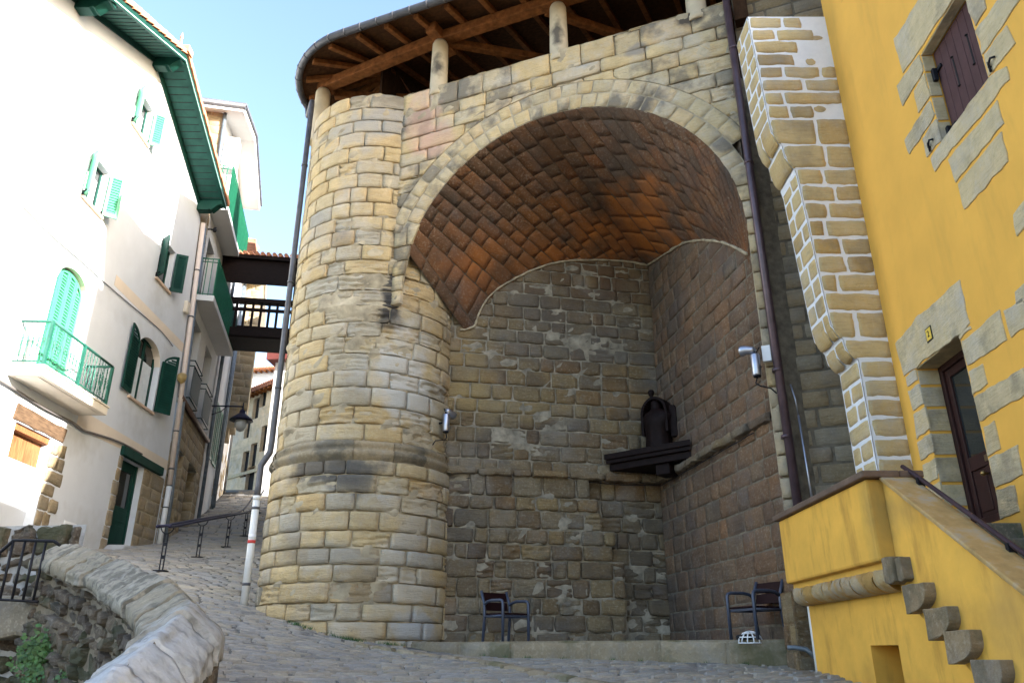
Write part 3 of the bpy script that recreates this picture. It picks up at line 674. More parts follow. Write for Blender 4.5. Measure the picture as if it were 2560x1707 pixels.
# ------------------------------------------------------------------ stone house right of the pipe
SH = thing('stone_house', 'dark weathered stone house wall between the brown downpipe and the white-jointed firewall', 'house', (6, 11, 1.5))
DW = lambda u, z, w=0: ARCH(u, z, w-.28)
mb = MB(); rn = random.Random(9)
blocks(mb, DW, courses(1.3, 16.0, .26, .33, rn), span(4.52, 7.2), mean=.55, var=.4, relief=.010, cell=.14, rn=rn, erode=.05, mort=1)
mb.box(ARCH, 4.55, 11, 1, 16.0, -8, -.36, 1)
mb.build('wall', [S_DRK, MORT_D], SH)
mb = MB(); mb.box(ARCH, 4.4, 11.3, 16.02, 16.2, -8.3, .1); mb.build('roof', TERRD, SH)
# ------------------------------------------------------------------ helpers for houses
def wall_holes(mb, F, u0, u1, z0, z1, holes, depth=.2, mi=0, mr=0, w=0.0):
    us = sorted({u0, u1, *[h[0] for h in holes], *[h[1] for h in holes]}); zs = sorted({z0, z1, *[h[2] for h in holes], *[h[3] for h in holes]})
    for a, b in zip(us, us[1:]):
        for c, d in zip(zs, zs[1:]):
            um, zm = (a+b)/2, (c+d)/2
            if any(h[0] < um < h[1] and h[2] < zm < h[3] for h in holes): continue
            mb.quad(F(a, c, w), F(b, c, w), F(b, d, w), F(a, d, w), mi)
    for a, b, c, d in holes:
        for p, q in (((a, c), (b, c)), ((b, c), (b, d)), ((b, d), (a, d)), ((a, d), (a, c))):
            mb.quad(F(p[0], p[1], w), F(q[0], q[1], w), F(q[0], q[1], w-depth), F(p[0], p[1], w-depth), mr)
def arch_fill(mb, F, a, b, zs, zt, rise, depth, mi=0, mr=0, ncut=14):
    """segment-arch head between spring zs and crown zs+rise inside a hole whose top is zt"""
    pts = [(lerp(a, b, i/ncut), zs+rise*math.sqrt(max(0, 1-(2*i/ncut-1)**2))) for i in range(ncut+1)]
    for p, q in zip(pts, pts[1:]):
        mb.quad(F(p[0], p[1], 0), F(q[0], q[1], 0), F(q[0], zt, 0), F(p[0], zt, 0), mi)
        mb.quad(F(p[0], p[1], 0), F(q[0], q[1], 0), F(q[0], q[1], -depth), F(p[0], p[1], -depth), mr)
def hinge(F, u, w, du, dw):
    def G(p, z, q): return F(u+du*p-dw*q*(1 if du > 0 else -1), z, w+dw*p+abs(du)*q)
    return G
def leaf(mb, G, wd, z0, z1, th=.04, arch=None, slat=.075):
    """louvred leaf: frame and slats; arch(p) -> top height"""
    top = arch or (lambda p: z1)
    fr = .07
    mb.box(G, 0, fr, z0, top(fr/2), 0, th); mb.box(G, wd-fr, wd, z0, top(wd-fr/2), 0, th)
    mb.box(G, fr, wd-fr, z0, z0+.10, 0, th)
    zt = min(top(fr), top(wd-fr))
    if arch:
        n = 6
        for i in range(n):
            a, b = lerp(fr, wd-fr, i/n), lerp(fr, wd-fr, (i+1)/n)
            mb.prism(G, [(a, top(a)-.08), (b, top(b)-.08), (b, top(b)), (a, top(a))], 0, th)
    else: mb.box(G, fr, wd-fr, z1-.08, z1, 0, th)
    z = z0+.11
    while z < (max(top(fr), top(wd-fr)) if arch else z1)-.09:
        b = wd-fr; a = fr
        if arch:
            while a < b-.03 and top(a)-.07 < z+slat: a += .03
            while b > a+.03 and top(b)-.07 < z+slat: b -= .03
        if b-a > .04:
            n = mb.add([G(a, z, th*.9), G(b, z, th*.9), G(b, z+slat*.95, th*.25), G(a, z+slat*.95, th*.25)]); mb.face((n, n+1, n+2, n+3), 0)
            n = mb.add([G(a, z, th*.9), G(b, z, th*.9), G(b, z+.012, th*.25), G(a, z+.012, th*.25)]); mb.face((n, n+1, n+2, n+3), 0)
        z += slat
    mb.quad(G(fr, z0+.1, .004), G(wd-fr, z0+.1, .004), G(wd-fr, zt-.05, .004), G(fr, zt-.05, .004))
def window(F, parent, a, b, z0, z1, depth, fmat, glass=GLASS, curtain=None, fr=.06, mull=True):
    mb = MB(); w0, w1 = -depth, -depth+.05
    mb.box(F, a, a+fr, z0, z1, w0, w1); mb.box(F, b-fr, b, z0, z1, w0, w1); mb.box(F, a+fr, b-fr, z0, z0+fr, w0, w1); mb.box(F, a+fr, b-fr, z1-fr, z1, w0, w1)
    if mull: mb.box(F, (a+b)/2-.04, (a+b)/2+.04, z0+fr, z1-fr, w0, w1+.01)
    o = mb.build('window', fmat, parent, .006)
    mb = MB(); mb.box(F, a+fr*.5, b-fr*.5, z0+fr*.5, z1-fr*.5, w0+.012, w0+.022); mb.build('pane', glass, o)
    if curtain:
        mb = MB(); n = 16
        for i in range(n):
            p, q = lerp(a+.1, b-.12, i/n), lerp(a+.1, b-.12, (i+1)/n)
            mb.quad(F(p, z0+.06, w0+.03+.012*(i % 2)), F(q, z0+.06, w0+.03+.012*((i+1) % 2)), F(q, curtain, w0+.03+.012*((i+1) % 2)), F(p, curtain, w0+.03+.012*(i % 2)))
        mb.build('curtain', CURT, o)
    return o
def hits(wall, pts, w=0.0): return [wall.hit(p[0], p[1], w) for p in pts]
def rough_poly(pts, amp=.012, step=.12, sd=0.0):
    out = []
    for i, p in enumerate(pts):
        q = pts[(i+1) % len(pts)]; L = math.hypot(q[0]-p[0], q[1]-p[1]); n = max(1, int(L/step))
        for k in range(n):
            t = k/n; x, y = lerp(p[0], q[0], t), lerp(p[1], q[1], t)
            out.append((x+amp*nz(x*6, y*6, sd), y+amp*nz(x*6, y*6, sd+7)))
    return out
# ------------------------------------------------------------------ yellow house on the right
YH = thing('yellow_house', 'ochre yellow rendered house with pale stone door and window surrounds and number 2', 'house', (5, 8, 1.5))
DU0, DU1, DZ0, DZ1 = -1.15, -.02, 2.84, 4.86
WU0, WU1, WZ0, WZ1 = -2.77, -1.72, 6.97, 8.22
mb = MB()
wall_holes(mb, YEL, -9.0, .62, .2, 10.7, [(DU0, DU1, DZ0, DZ1), (WU0, WU1, WZ0, WZ1)], .32, 0, 0)
mb.quad(YEL(-.6, 10.7, 0), YEL(.62, 10.7, 0), YEL(.62, 12.3, 0), YEL(.0, 12.3, 0))
mb.box(YEL, -9.0, .6, .2, 10.7, -6, -.34)  # near end runs on out of view to keep sun off the parapet
mb.box(YEL, -.05, .62, 10.7, 16.4, -6, -.02); mb.build('wall', YEL_M, YH)  # unseen tall end block, added to keep the sun off the tower
mb = MB(); mb.prism(lambda u, z, w: YEL(w, z, u), [(.0, 10.72), (-6.2, 12.4), (-6.2, 12.55), (.0, 10.86)], -9.1, -.06); mb.build('roof', TERRD, YH)
z6 = lambda L: [(1800+x/2.8, y/2.8) for x, y in L]
z7 = lambda L: [(1900+x/2.7515, 560+y/2.7515) for x, y in L]
z8 = lambda L: [(1900+x/2.718, 1130+y/2.718) for x, y in L]
z9 = lambda L: [(2300+x/3.015, 840+y/3.015) for x, y in L]
surround = [z6([(1220, 285), (1285, 512), (1395, 362), (1632, -5), (1600, -300), (1480, -140)]), z6([(1395, 378), (1430, 500), (1280, 745), (1243, 612)]), z6([(1432, 518), (1475, 680), (1392, 800), (1362, 640)]),
  z6([(1478, 698), (1510, 810), (1330, 1085), (1297, 985)]), z6([(1515, 828), (1557, 975), (1455, 1100), (1420, 972)]), z6([(1510, 1190), (1482, 1100), (1560, 985), (1892, 545), (2008, 455), (2035, 560)]),
  z6([(1605, 1115), (1945, 708), (1990, 858), (1660, 1272)]), z6([(1670, 1288), (1970, 928), (2025, 1130), (1715, 1470)]), z6([(1727, 2), (1740, -60), (1850, -60), (1870, 60), (1795, 185)]), z6([(1800, 212), (1960, -20), (2110, -5), (1845, 368)]),
  z6([(1850, 385), (2010, 172), (2065, 310), (1890, 538)]), z6([(2055, 1500), (2150, 1385), (2190, 1530), (2085, 1660)]),
  z7([(940, 822), (1060, 668), (1210, 535), (1375, 385), (1445, 678), (1372, 763), (1082, 973), (992, 1045)]), z7([(1372, 770), (1450, 697), (1460, 716), (1386, 788)]),
  z7([(1392, 802), (1650, 597), (1700, 800), (1432, 973)]), z7([(1677, 592), (1816, 500), (1860, 690), (1727, 785)]), z7([(1442, 1008), (1530, 957), (1570, 1100), (1467, 1172)]), z7([(1482, 1195), (1816, 985), (1850, 1165), (1517, 1353)]),
  z7([(1547, 1400), (1620, 1352), (1660, 1538), (1570, 1590)]), z9([(522, 920), (735, 817), (775, 1050), (577, 1143)]), z9([(582, 1167), (715, 1127), (760, 1320), (612, 1378)]),
  z7([(1010, 1050), (1078, 992), (1088, 1075), (1018, 1118)]), z7([(1022, 1150), (1098, 1097), (1128, 1230), (1057, 1278)]), z7([(1062, 1308), (1138, 1252), (1172, 1405), (1082, 1478)]), z7([(1087, 1500), (1178, 1432), (1200, 1568), (1112, 1622)]),
  z8([(1112, 88), (1190, 42), (1218, 175), (1122, 230)]), z8([(1127, 248), (1222, 192), (1248, 320), (1140, 385)]), z7([(1760, 462), (1830, 400), (1850, 520), (1770, 560)])]
mb = MB()
for i, q in enumerate(surround):
    if i == 11 or i == len(surround)-1: continue
    if i == 12: mb.build('window_surround', S_SUR, YH, .006); mb = MB()
    mb.prism(YEL, rough_poly(hits(YEL, q), .032, .07, i*3.3), -.012, .014)
# the window lintel's outer stones out of frame, sills and reveals
zz = DZ0+.02
while zz < DZ1-.1:
    h = rnd.uniform(.24, .34); h = min(h, DZ1-zz)
    mb.box(YEL, DU1-.014, DU1-.001, zz, zz+h-.035, -.25, -.002); mb.box(YEL, DU0+.001, DU0+.014, zz, zz+h-.035, -.25, -.002); zz += h
mb.box(YEL, DU0, DU1, DZ1-.016, DZ1-.002, -.25, -.002)
mb.build('door_surround', S_SUR, YH, .006)
mb = MB(); mb.prism(YEL, rough_poly(hits(YEL, surround[11]), .02, .11, 5), -.012, .014); mb.build('wall_stone', S_SUR, YH, .006); mb = MB(); mb.prism(YEL, rough_poly(hits(YEL, surround[-1]), .02, .11, 6), -.012, .014); mb.build('wall_stone', S_SUR, YH, .006)
mb = MB()
zz = WZ0+.02
while zz < WZ1-.1:
    h = rnd.uniform(.27, .36); h = min(h, WZ1-zz)
    mb.box(YEL, WU1-.014, WU1-.001, zz, zz+h-.03, -.13, -.002); mb.box(YEL, WU0+.001, WU0+.014, zz, zz+h-.03, -.13, -.002); zz += h
mb.box(YEL, WU0, WU1, WZ1-.016, WZ1-.002, -.13, -.002); mb.box(YEL, WU0, WU1, WZ0+.002, WZ0+.016, -.13, -.002)
mb.build('window_reveal', S_SUR, YH, .006)
mb = MB()                                                           # shutter: planked leaf, deep in the opening
n = 7
for i in range(n):
    a, b = lerp(WU0+.02, WU1-.02, i/n), lerp(WU0+.02, WU1-.02, (i+1)/n)
    mb.box(YEL, a+.003, b-.003, WZ0+.02, WZ1-.02, -.17, -.135)
o = mb.build('shutter', BRN2, YH, .006)
for uu in (-2.42, -2.08): mb = MB(); mb.box(YEL, uu-.012, uu+.012, 7.45, 7.85, -.134, -.130); mb.lathe([(.02, 0), (.02, .006)], YEL(uu, 7.85, -.131), 8); mb.lathe([(.02, 0), (.02, .006)], YEL(uu, 7.45, -.131), 8); mb.build('slot', DARKIN, o)
mb = MB(); mb.box(YEL, WU0+.06, WU1-.04, 7.07, 7.10, -.132, -.118); mb.build('locking_bar', IRON, o)
for z in (7.92, 7.10):
    mb = MB(); mb.box(YEL, WU1-.14, WU1+.02, z, z+.05, -.135, -.11); mb.box(YEL, WU1-.06, WU1-.01, z-.12, z+.05, -.112, -.06); mb.build('hinge', IRON, YH, .005)
for (px, py) in ((1800+1490/2.8, 1020/2.8), (1800+1920/2.8, 455/2.8)):
    u, z = YEL.hit(px, py); mb = MB()
    mb.tube([YEL(u-.08, z+.03, .03), YEL(u-.04, z+.05, .05), YEL(u, z+.02, .05), YEL(u+.03, z, .04), YEL(u+.03, z, -.02)], .012, 6); mb.tube([YEL(u+.03, z-.06, .03), YEL(u+.03, z+.06, .035)], .012, 6)
    mb.build('shutter_hook', IRON, YH)
# door
DF = lambda u, z, w: YEL(u, z, w-.30)
mb = MB(); fr = .09
mb.box(DF, DU0, DU0+fr, DZ0, DZ1, -.04, .05); mb.box(DF, DU1-fr, DU1, DZ0, DZ1, -.04, .05); mb.box(DF, DU0+fr, DU1-fr, DZ1-fr, DZ1, -.04, .05)
a, b = DU0+fr, DU1-fr
mb.box(DF, a, a+.09, DZ0, DZ1-fr, -.03, .02); mb.box(DF, b-.09, b, DZ0, DZ1-fr, -.03, .02); mb.box(DF, a+.09, b-.09, DZ1-fr-.1, DZ1-fr, -.03, .02)
mb.box(DF, a+.09, b-.09, 3.52, 3.68, -.03, .02); mb.box(DF, a+.09, b-.09, DZ0, DZ0+.16, -.03, .02); mb.box(DF, (a+b)/2-.05, (a+b)/2+.05, DZ0+.16, 3.52, -.03, .02)
mb.box(DF, a+.09, b-.09, DZ0+.16, 3.52, -.03, .0); 
for p, q in ((a+.13, (a+b)/2-.09), ((a+b)/2+.09, b-.13)): mb.box(DF, p, q, DZ0+.21, 3.47, -.02, .012)
o = mb.build('door', BRN, YH, .008)
mb = MB(); mb.box(DF, a+.09, b-.09, 3.68, DZ1-fr-.1, -.015, -.005); mb.build('pane', GLASS, o)
mb = MB(); c = DF((a+b)/2+.02, 3.43, .02); mb.tube([c, DF((a+b)/2+.02, 3.43, .06)], .012, 8); mb.lathe([(.0, -.03), (.025, -.02), (.033, 0), (.025, .02), (.0, .03)], DF((a+b)/2+.02, 3.43, .075), 12); mb.build('knob', plain('brass', (.35, .22, .08), .35, .8), o)
mb = MB(); mb.box(DF, (a+b)/2-.18, (a+b)/2+.02, 3.56, 3.63, .02, .028); mb.build('letterbox', plain('worn_brass', (.22, .15, .08), .4, .7), o)
# number plate
pq = hits(YEL, z7([(1140, 752), (1190, 700), (1207, 768), (1158, 808)])); cu = sum(p[0] for p in pq)/4; cz = sum(p[1] for p in pq)/4
mb = MB(); mb.box(YEL, cu-.075, cu+.075, cz-.085, cz+.085, .014, .022); o = mb.build('number_plate', IRON, YH)
mb = MB(); mb.box(YEL, cu-.06, cu+.06, cz-.07, cz+.07, .022, .026); mb.build('plate_face', YPLT, o)
def text_mesh(name, body, size, M, mat, parent):
    cu_ = bpy.data.curves.new(name, 'FONT'); cu_.body = body; cu_.size = size; cu_.extrude = .002; cu_.align_x = 'CENTER'; cu_.align_y = 'CENTER'
    tmp = bpy.data.objects.new(name, cu_); COL.objects.link(tmp)
    me = bpy.data.meshes.new_from_object(tmp.evaluated_get(bpy.context.evaluated_depsgraph_get())); bpy.data.objects.remove(tmp)
    me.transform(M); me.materials.clear(); me.materials.append(mat); me.name = name
    o = bpy.data.objects.new(name, me); COL.objects.link(o); o.parent = parent; o.matrix_parent_inverse = parent_world(parent).inverted(); return o
ax = Vector((-YEL.a[0], -YEL.a[1], 0)); nn = Vector((YEL.n[0], YEL.n[1], 0)); zu = Vector((0, 0, 1))
Mx = Matrix(((ax.x, zu.x, nn.x, 0), (ax.y, zu.y, nn.y, 0), (ax.z, zu.z, nn.z, 0), (0, 0, 0, 1))); p = YEL(cu, cz, .0275)
bpy.context.view_layer.update()
text_mesh('digit', '2', .11, Matrix.Translation(p)@Mx, DARKIN, o)
# firewall: corbelled end wall with white pointing
FW = W(5, 9.6, 90, 1)
def roll(t): return math.sqrt(max(0, 1-(1-t)**2))
def fl(z):
    if z < 5.2: return -.40-.02*(5.2-z)*0
    if z < 5.5: return -.40-.16*roll((z-5.2)/.3)
    if z < 5.9: return -.56-.14*roll((z-5.5)/.4)
    if z < 8.2: return lerp(-.70, -.82, (z-5.9)/2.3)
    if z < 8.62: return -.82-.15*roll((z-8.2)/.42)
    if z < 9.1: return -.97-.14*roll((z-8.62)/.48)
    return lerp(-1.11, -1.20, (z-9.1)/2)
rows = [(2.3+.26*i, 2.56+.26*i) for i in range(11)]+[(5.2, 5.5), (5.5, 5.9)]+[(5.9+.288*i, 6.188+.288*i) for i in range(8)]+[(8.2, 8.62), (8.62, 9.1)]+[(9.1+.25*i, 9.35+.25*i) for i in range(8)]
rows[0:11] = [(lerp(2.3, 5.2, i/11), lerp(2.3, 5.2, (i+1)/11)) for i in range(11)]
mb = MB(); rn = random.Random(14)
gaps = []
def white_gap(u, z):
    r_ = (z > 8.9 and u > -.66 and rn.random() < .52) or (6 < z < 8.9 and u > -.22 and rn.random() < .12)
    if r_: gaps.append((u, z))
    return r_
blocks(mb, lambda u, z, w=0: FW(u, z, w+.012), rows, lambda a, b: [(fl, (lambda v: .07))], mean=.62, var=.5, gap=.030, relief=.006, depth=.02, cell=.07, rn=rn, wob=.022, mort=1, mort_w=-.006, skip=white_gap, edge=.012)
FWL = lambda v, z, w=0: (5+fl(z)-w-.012, 9.6+v, z)
blocks(mb, FWL, rows, span(0.0, .62), mean=.48, var=.3, gap=.032, relief=.006, depth=.02, cell=.07, rn=rn, wob=.015, mort=1, mort_w=-.006, edge=.012)
for i, (u, z) in enumerate(gaps):
    for k_ in range(rn.choice((0, 1, 1, 2))):
        cu_, cz_, a_, b_ = u+rn.uniform(-.16, .16), z+rn.uniform(-.07, .07), rn.uniform(.06, .15), rn.uniform(.03, .065)
        if cu_+a_ > .04: continue
        mb.prism(lambda p, q, w: FW(p, q, w), [(cu_+a_*(1+.3*nz(i, k_, t))*math.cos(t), cz_+b_*(1+.4*nz(t*2, i, 3))*math.sin(t)) for t in [2*math.pi*j/14 for j in range(14)]], -.01, .010+.0017*((i*3+k_) % 7), 0)
poly = [(fl(z)+.03, z) for z in [2.2+.1*i for i in range(90)]]+[(.2, 11.1), (.2, 2.2)]
mb.prism(FW, poly, -.03, -.62, 1)
mb.build('firewall', [S_GLD, MORT_W], YH)
# ------------------------------------------------------------------ outside stair and landing
STAIR = thing('outside_staircase', 'ochre yellow outside staircase with walled landing on a stone roll and stepped stone corbels', 'staircase', (3.7, 8, 1.3))
LW = W(3.5, 9, 0, -1)
mb = MB(); mb.box(LW, -1.38, 1.3, 2.41, 3.2, -.26, 0); mb.box(LW, -1.38, -1.14, 2.41, 3.2, -.5, -.26)
mb.build('landing_wall', YEL_S, STAIR, .03)
mb = MB(); mb.box(LW, -1.46, 1.36, 3.2, 3.27, -.32, .055); mb.box(LW, -1.46, -1.1, 3.2, 3.27, -.56, -.32); mb.build('coping', plain('brown_coping_stone', (.13, .085, .06), .85, var=.3, scale=5, bump=.4, dirt=((.08, .10, .02), 2, .62, .7)), STAIR, .015)
mb = MB(); rn = random.Random(4); u = -1.34
while u < 1.26:
    v = min(1.28, u+rn.uniform(.25, .34)); k0 = len(mb.v); m = 9; n = 6
    mb.add([LW(lerp(u+.006, v-.006, i/n), 2.275+.135*math.cos(math.pi*j/m), -.22+.17*math.sin(math.pi*j/m)+.012*nz(u*5+i*.4, j*.5, 2)) for j in range(m+1) for i in range(n+1)])
    for j in range(m):
        for i in range(n): a = k0+j*(n+1)+i; mb.face((a, a+1, a+n+2, a+n+1), 0, True)
    u = v
mb.box(LW, -1.34, 1.27, 2.30, 2.42, -.3, -.08, 1)
S_ROL = stone('yellow_stained_roll_stone', [(0, (.42, .30, .14)), (.5, (.47, .36, .19)), (1, (.38, .26, .12))], stain=(.40, .22, .035), st_amt=.7, st_scale=3.5, pos=(.45, .55), lam=False)
mb.build('stone_roll', [S_ROL, YEL_J], STAIR)
# stair parapet: outer face, slope, coping
sl = lambda u: 3.2+(u+1.45)*.66
cb = lambda u: 2.20+(u+1.2)*.60
mb = MB(); mb.prism(LW, [(-1.38, cb(-1.38)), (-1.38, sl(-1.38)-.05), (-4.6, sl(-4.6)-.05), (-4.6, cb(-4.6)-.3)], -.42, -.16); mb.build('stair_wall', YEL_S, STAIR, .02)
mb = MB(); mb.prism(LW, [(-1.40, sl(-1.40)-.05), (-1.40, sl(-1.40)), (-4.6, sl(-4.6)), (-4.6, sl(-4.6)-.05)], -.45, -.13); mb.build('coping', plain('yellow_grey_coping', (.42, .27, .10), .9, var=.3, scale=5, bump=.5, dirt=((.30, .29, .26), 5, .5, .8)), STAIR, .012)
mb = MB()
mb.prism(LW, [(-6, .2), (-1.6, .2), (-1.6, sl(-1.6)-.3), (-4.6, sl(-4.6)-.3), (-6, .3)], -.42, -.25)
wall_holes(mb, LW, -1.6, 1.3, .2, 2.45, [(-.95, -.32, .9, 1.67)], .55, 0, 0, -.25)
mb.quad(LW(-.95, .9, -.8), LW(-.32, .9, -.8), LW(-.32, 1.67, -.8), LW(-.95, 1.67, -.8))
mb.quad(LW(1.3, .2, -.25), LW(1.3, 2.4, -.25), LW(1.3, 2.4, -1.6), LW(1.3, .2, -1.6))
mb.build('lower_wall', YEL_S, STAIR)
S_CBs = S_COB
def corbel(u1, u0, zt, h, w1, curved=True):
    mb = MB(); L = u1-u0; n = 10; sd = zt*7
    poly = [(u0, zt), (u1, zt), (u1, zt-h*.97)]+([(u1+(u0-u1)*math.sin(math.pi/2*t/n), zt-h+(h-.07)*(1-math.cos(math.pi/2*t/n))) for t in range(n+1)] if curved else [(lerp(u1, u0, .5), zt-h*1.04), (u0, zt-h*.93)])
    ws = [-.26, -.16, w1]
    poly = rough_poly(poly, .010, .06, sd); k = len(poly); k0 = mb.add([LW(p[0], p[1], q+.012*nz(p[0]*9, p[1]*9, q*4+sd)) for q in ws for p in poly])
    for i in range(2):
        for j in range(k): a, b = k0+i*k+j, k0+i*k+(j+1) % k; mb.face((a, b, b+k, a+k), 0)
    mb.face(tuple(k0+j for j in range(k)), 0); mb.face(tuple(k0+2*k+j for j in reversed(range(k))), 0)
    mb.build('step_corbel', S_CBs, STAIR, .012)
for (px, py) in ((2242, 1463), (2294, 1522), (2343, 1577), (2410, 1647), (2480, 1720)):
    u, z = LW.hit(px, py, -.02); corbel(u, u-.40, z, .25, -.06)
corbel(-1.36, -1.56, 2.44, .24, -.03, False); corbel(-1.57, -1.68, 2.42, .21, -.06, False)
S_STP = stone('mossy_step_stone', [(0, (.10, .10, .08)), (1, (.15, .145, .12))], stain=(.03, .06, .015), st_amt=.8, st_scale=2, pos=(.45, .6), lam=False)
for i in range(9):
    mb = MB(); mb.box(LW, -1.15-.27*i-.30, -1.15-.27*i+.02, .3, 2.76-.18*i, -1.7, -.42); mb.build('step', S_STP, STAIR, .015)
mb = MB(); mb.box(LW, -1.12, 1.28, 2.2, 2.77, -1.7, -.27); mb.build('landing_floor', S_STP, STAIR)
mb = MB(); rail = [LW(-1.34, sl(-1.34)+.06, -.42), LW(-1.5, sl(-1.5)+.06, -.43), LW(-4.6, sl(-4.6)+.06, -.43)]
mb.tube(rail, .022, 8); o = mb.build('handrail', dull(plain('plum_rail_paint', (.05, .03, .036), .5)), STAIR)
for u in (-1.6, -2.75, -3.9):
    mb = MB(); mb.box(LW, u-.02, u+.02, sl(u)-.06, sl(u)+.06, -.46, -.40); mb.build('bracket', IRON, o)
# stone stub, white pipe at the foot of the landing
PB = thing('stone_stub', 'rough stone pillar stub and white waste pipe between kerb end and yellow staircase', 'stub wall', (3.9, 11, 1.4))
mb = MB(); rn = random.Random(8)
blocks(mb, lambda u, z, w=0: (3.66+u, 10.62-w-.18*u, z), courses(1.2, 2.35, .3, .45, rn), span(0, .42), mean=.45, relief=.025, depth=.04, cell=.07, rn=rn, erode=.5, wob=.04, mort=0)
blocks(mb, lambda u, z, w=0: (3.66-w, 10.62+u, z), courses(1.2, 2.35, .3, .45, rn), span(0, .5), mean=.45, relief=.02, depth=.04, cell=.07, rn=rn, wob=.03, mort=0)
mb.build('masonry', S_BCK, PB)
mb = MB(); mb.tube([(3.80, 10.36, 1.2), (3.80, 10.36, 2.3)], .05, 12); mb.build('waste_pipe', PIPEW, PB)
mb = MB(); mb.tube([(3.50, 10.55, 1.66), (3.58, 10.53, 1.66), (3.70, 10.45, 1.64), (3.78, 10.4, 1.55)], .03, 8); mb.build('elbow_pipe', PIPEG, PB)
# ------------------------------------------------------------------ white house on the left
WH = thing('white_house', 'white rendered gabled house with dark green eaves, green louvred shutters and a balcony', 'house', (-10.4, 18, 3.5))
UL, UR, UM, ZR, RP_ = -9.0, 2.35, -3.33, 17.5, .44
wins = [(-5.25, -4.33, 11.68, 12.92), (-3.86, -2.86, 14.88, 16.03), (-.86, .14, 11.73, 13.05)]
w4 = (-1.13, .47, 8.04, 9.98); bd = (-5.45, -4.07, 6.98, 9.95); cel = (-5.62, -4.2, 3.2, 6.02); door = (-.72, .62, 4.0, 6.46)
mb = MB()
wall_holes(mb, HOUSE, UL, UR, 2.0, 18, [*wins, w4, bd, cel, door], .24, 0, 0)
arch_fill(mb, HOUSE, w4[0], w4[1], 9.42, 9.98, .54, .24, 0, 1); arch_fill(mb, HOUSE, bd[0], bd[1], 9.42, 9.95, .5, .24, 0, 1)
bm = bmesh.new()
for p in mb.v: bm.verts.new(p)
bm.verts.ensure_lookup_table()
for f, m in zip(mb.f, mb.m): bm.faces.new([bm.verts[i] for i in f]).material_index = m
for sgn in (1, -1):
    no = Vector((HOUSE.a[0]*.44*sgn, HOUSE.a[1]*.44*sgn, 1)).normalized()
    bmesh.ops.bisect_plane(bm, geom=bm.verts[:]+bm.edges[:]+bm.faces[:], plane_co=Vector(HOUSE(UM, ZR)), plane_no=no, clear_outer=True)
bm.verts.index_update(); m2 = MB(); m2.v = [tuple(v.co) for v in bm.verts]; m2.f = [tuple(v.index for v in f.verts) for f in bm.faces]; m2.m = [f.material_index for f in bm.faces]; m2.s = [False]*len(m2.f); bm.free()
ze = ZR-.44*(1.45-UM)
m2.quad(HOUSE(UR, 2, 0), HOUSE(UR, ze, 0), HOUSE(UR, ze, -9), HOUSE(UR, 2, -9)); m2.quad(HOUSE(UL, 2, 0), HOUSE(UL, ze, 0), HOUSE(UL, ze, -9), HOUSE(UL, 2, -9))
m2.quad(HOUSE(UL, 2, -.9), HOUSE(UR, 2, -.9), HOUSE(UR, ze, -.9), HOUSE(UL, ze, -.9), 2)
def lean(p):
    u = (p[0]-HOUSE.o[0])*HOUSE.a[0]+(p[1]-HOUSE.o[1])*HOUSE.a[1]
    if u < 1.2: return p
    k = (u-1.2)/(UR-1.2)*.082*max(0, p[2]-4.6); return (p[0]-HOUSE.a[0]*k, p[1]-HOUSE.a[1]*k, p[2])
m2.v = [lean(p) for p in m2.v]
m2.build('wall', [PLAS, CREAM, DARKIN], WH)
for (u_, z_, r_, a_) in ((-.4, 11.2, (.5, .55, .6), .4), (-.3, 7.5, (.6, .9, .55), .4), (1.4, 5.4, (.6, .7, 1.2), .35), (-2.0, 4.2, (.6, 1.2, .5), .45), (-3.2, 6.3, (.6, .9, .35), .5), (.9, 9.4, (.5, .4, 1.2), .3), (-.9, 9.9, (.5, 2.2, .25), .25)): add_spot(PLAS, HOUSE(u_, z_), tuple(x*1.5 for x in r_), (.40, .39, .36), a_, 3.5, 1.0)
# painted storey bands
mb = MB()
mb.prism(HOUSE, [(-3.0, 10.42), (UR-.5, 10.42), (UR-.5, 10.72), (-3.0, 10.72)], 0, .004); mb.build('painted_band', CREAM, WH); mb = MB(); mb.prism(HOUSE, [(-3.35, 6.52), (UR-.2, 6.72), (UR-.22, 7.0), (-3.35, 6.98)], 0, .004)
mb.build('painted_band', CREAM, WH)
SILL = plain('peach_sill_stone', (.62, .46, .34), .8)
for (a, b, z0, z1) in [*wins, w4]:
    mb = MB(); mb.box(HOUSE, a-.04, b+.06, z0-.07, z0, -.2, .07); mb.build('window_sill', SILL, WH, .008)
for i, (a, b, z0, z1) in enumerate(wins):
    o = window(HOUSE, WH, a, b, z0, z1, .22, GRN_D if i == 2 else GRN_S, curtain=(z1-.35 if i < 2 else None))
    wd = .35
    for k, (hu, du, dw) in enumerate(((a-.01, -math.cos(R(48)), math.sin(R(48))), (b+.01, math.cos(R(54 if i < 2 else 66)), math.sin(R(54 if i < 2 else 66))))):
        mb = MB(); leaf(mb, hinge(HOUSE, hu, .03, du, dw), wd, z0+.02, z1-.03); mb.build('shutter', GRN_L if i < 2 else GRN_D, WH)  # sunny upper pair gets the sunlit green, the shaded window the dark one
        mb = MB(); G = hinge(HOUSE, hu, .03, du, dw); mb.box(G, .0, .16, z0+.08, z0+.12, -.02, .0); mb.box(HOUSE, hu-.03, hu+.03, z0+.02, z0+.14, 0, .05); mb.build('hinge', IRON, WH)
o = window(HOUSE, WH, w4[0], w4[1], w4[2], 9.96, .22, GRN_D, curtain=9.35, fr=.09)
wd = .80
arc = lambda s: (lambda p: 9.42+.54*math.sqrt(max(0.0, 1-(1-min(max(p/.8, 0), 1))**2)) if s > 0 else 9.42+.54*math.sqrt(max(0.0, 1-(1-min(max(p/.8, 0), 1))**2)))
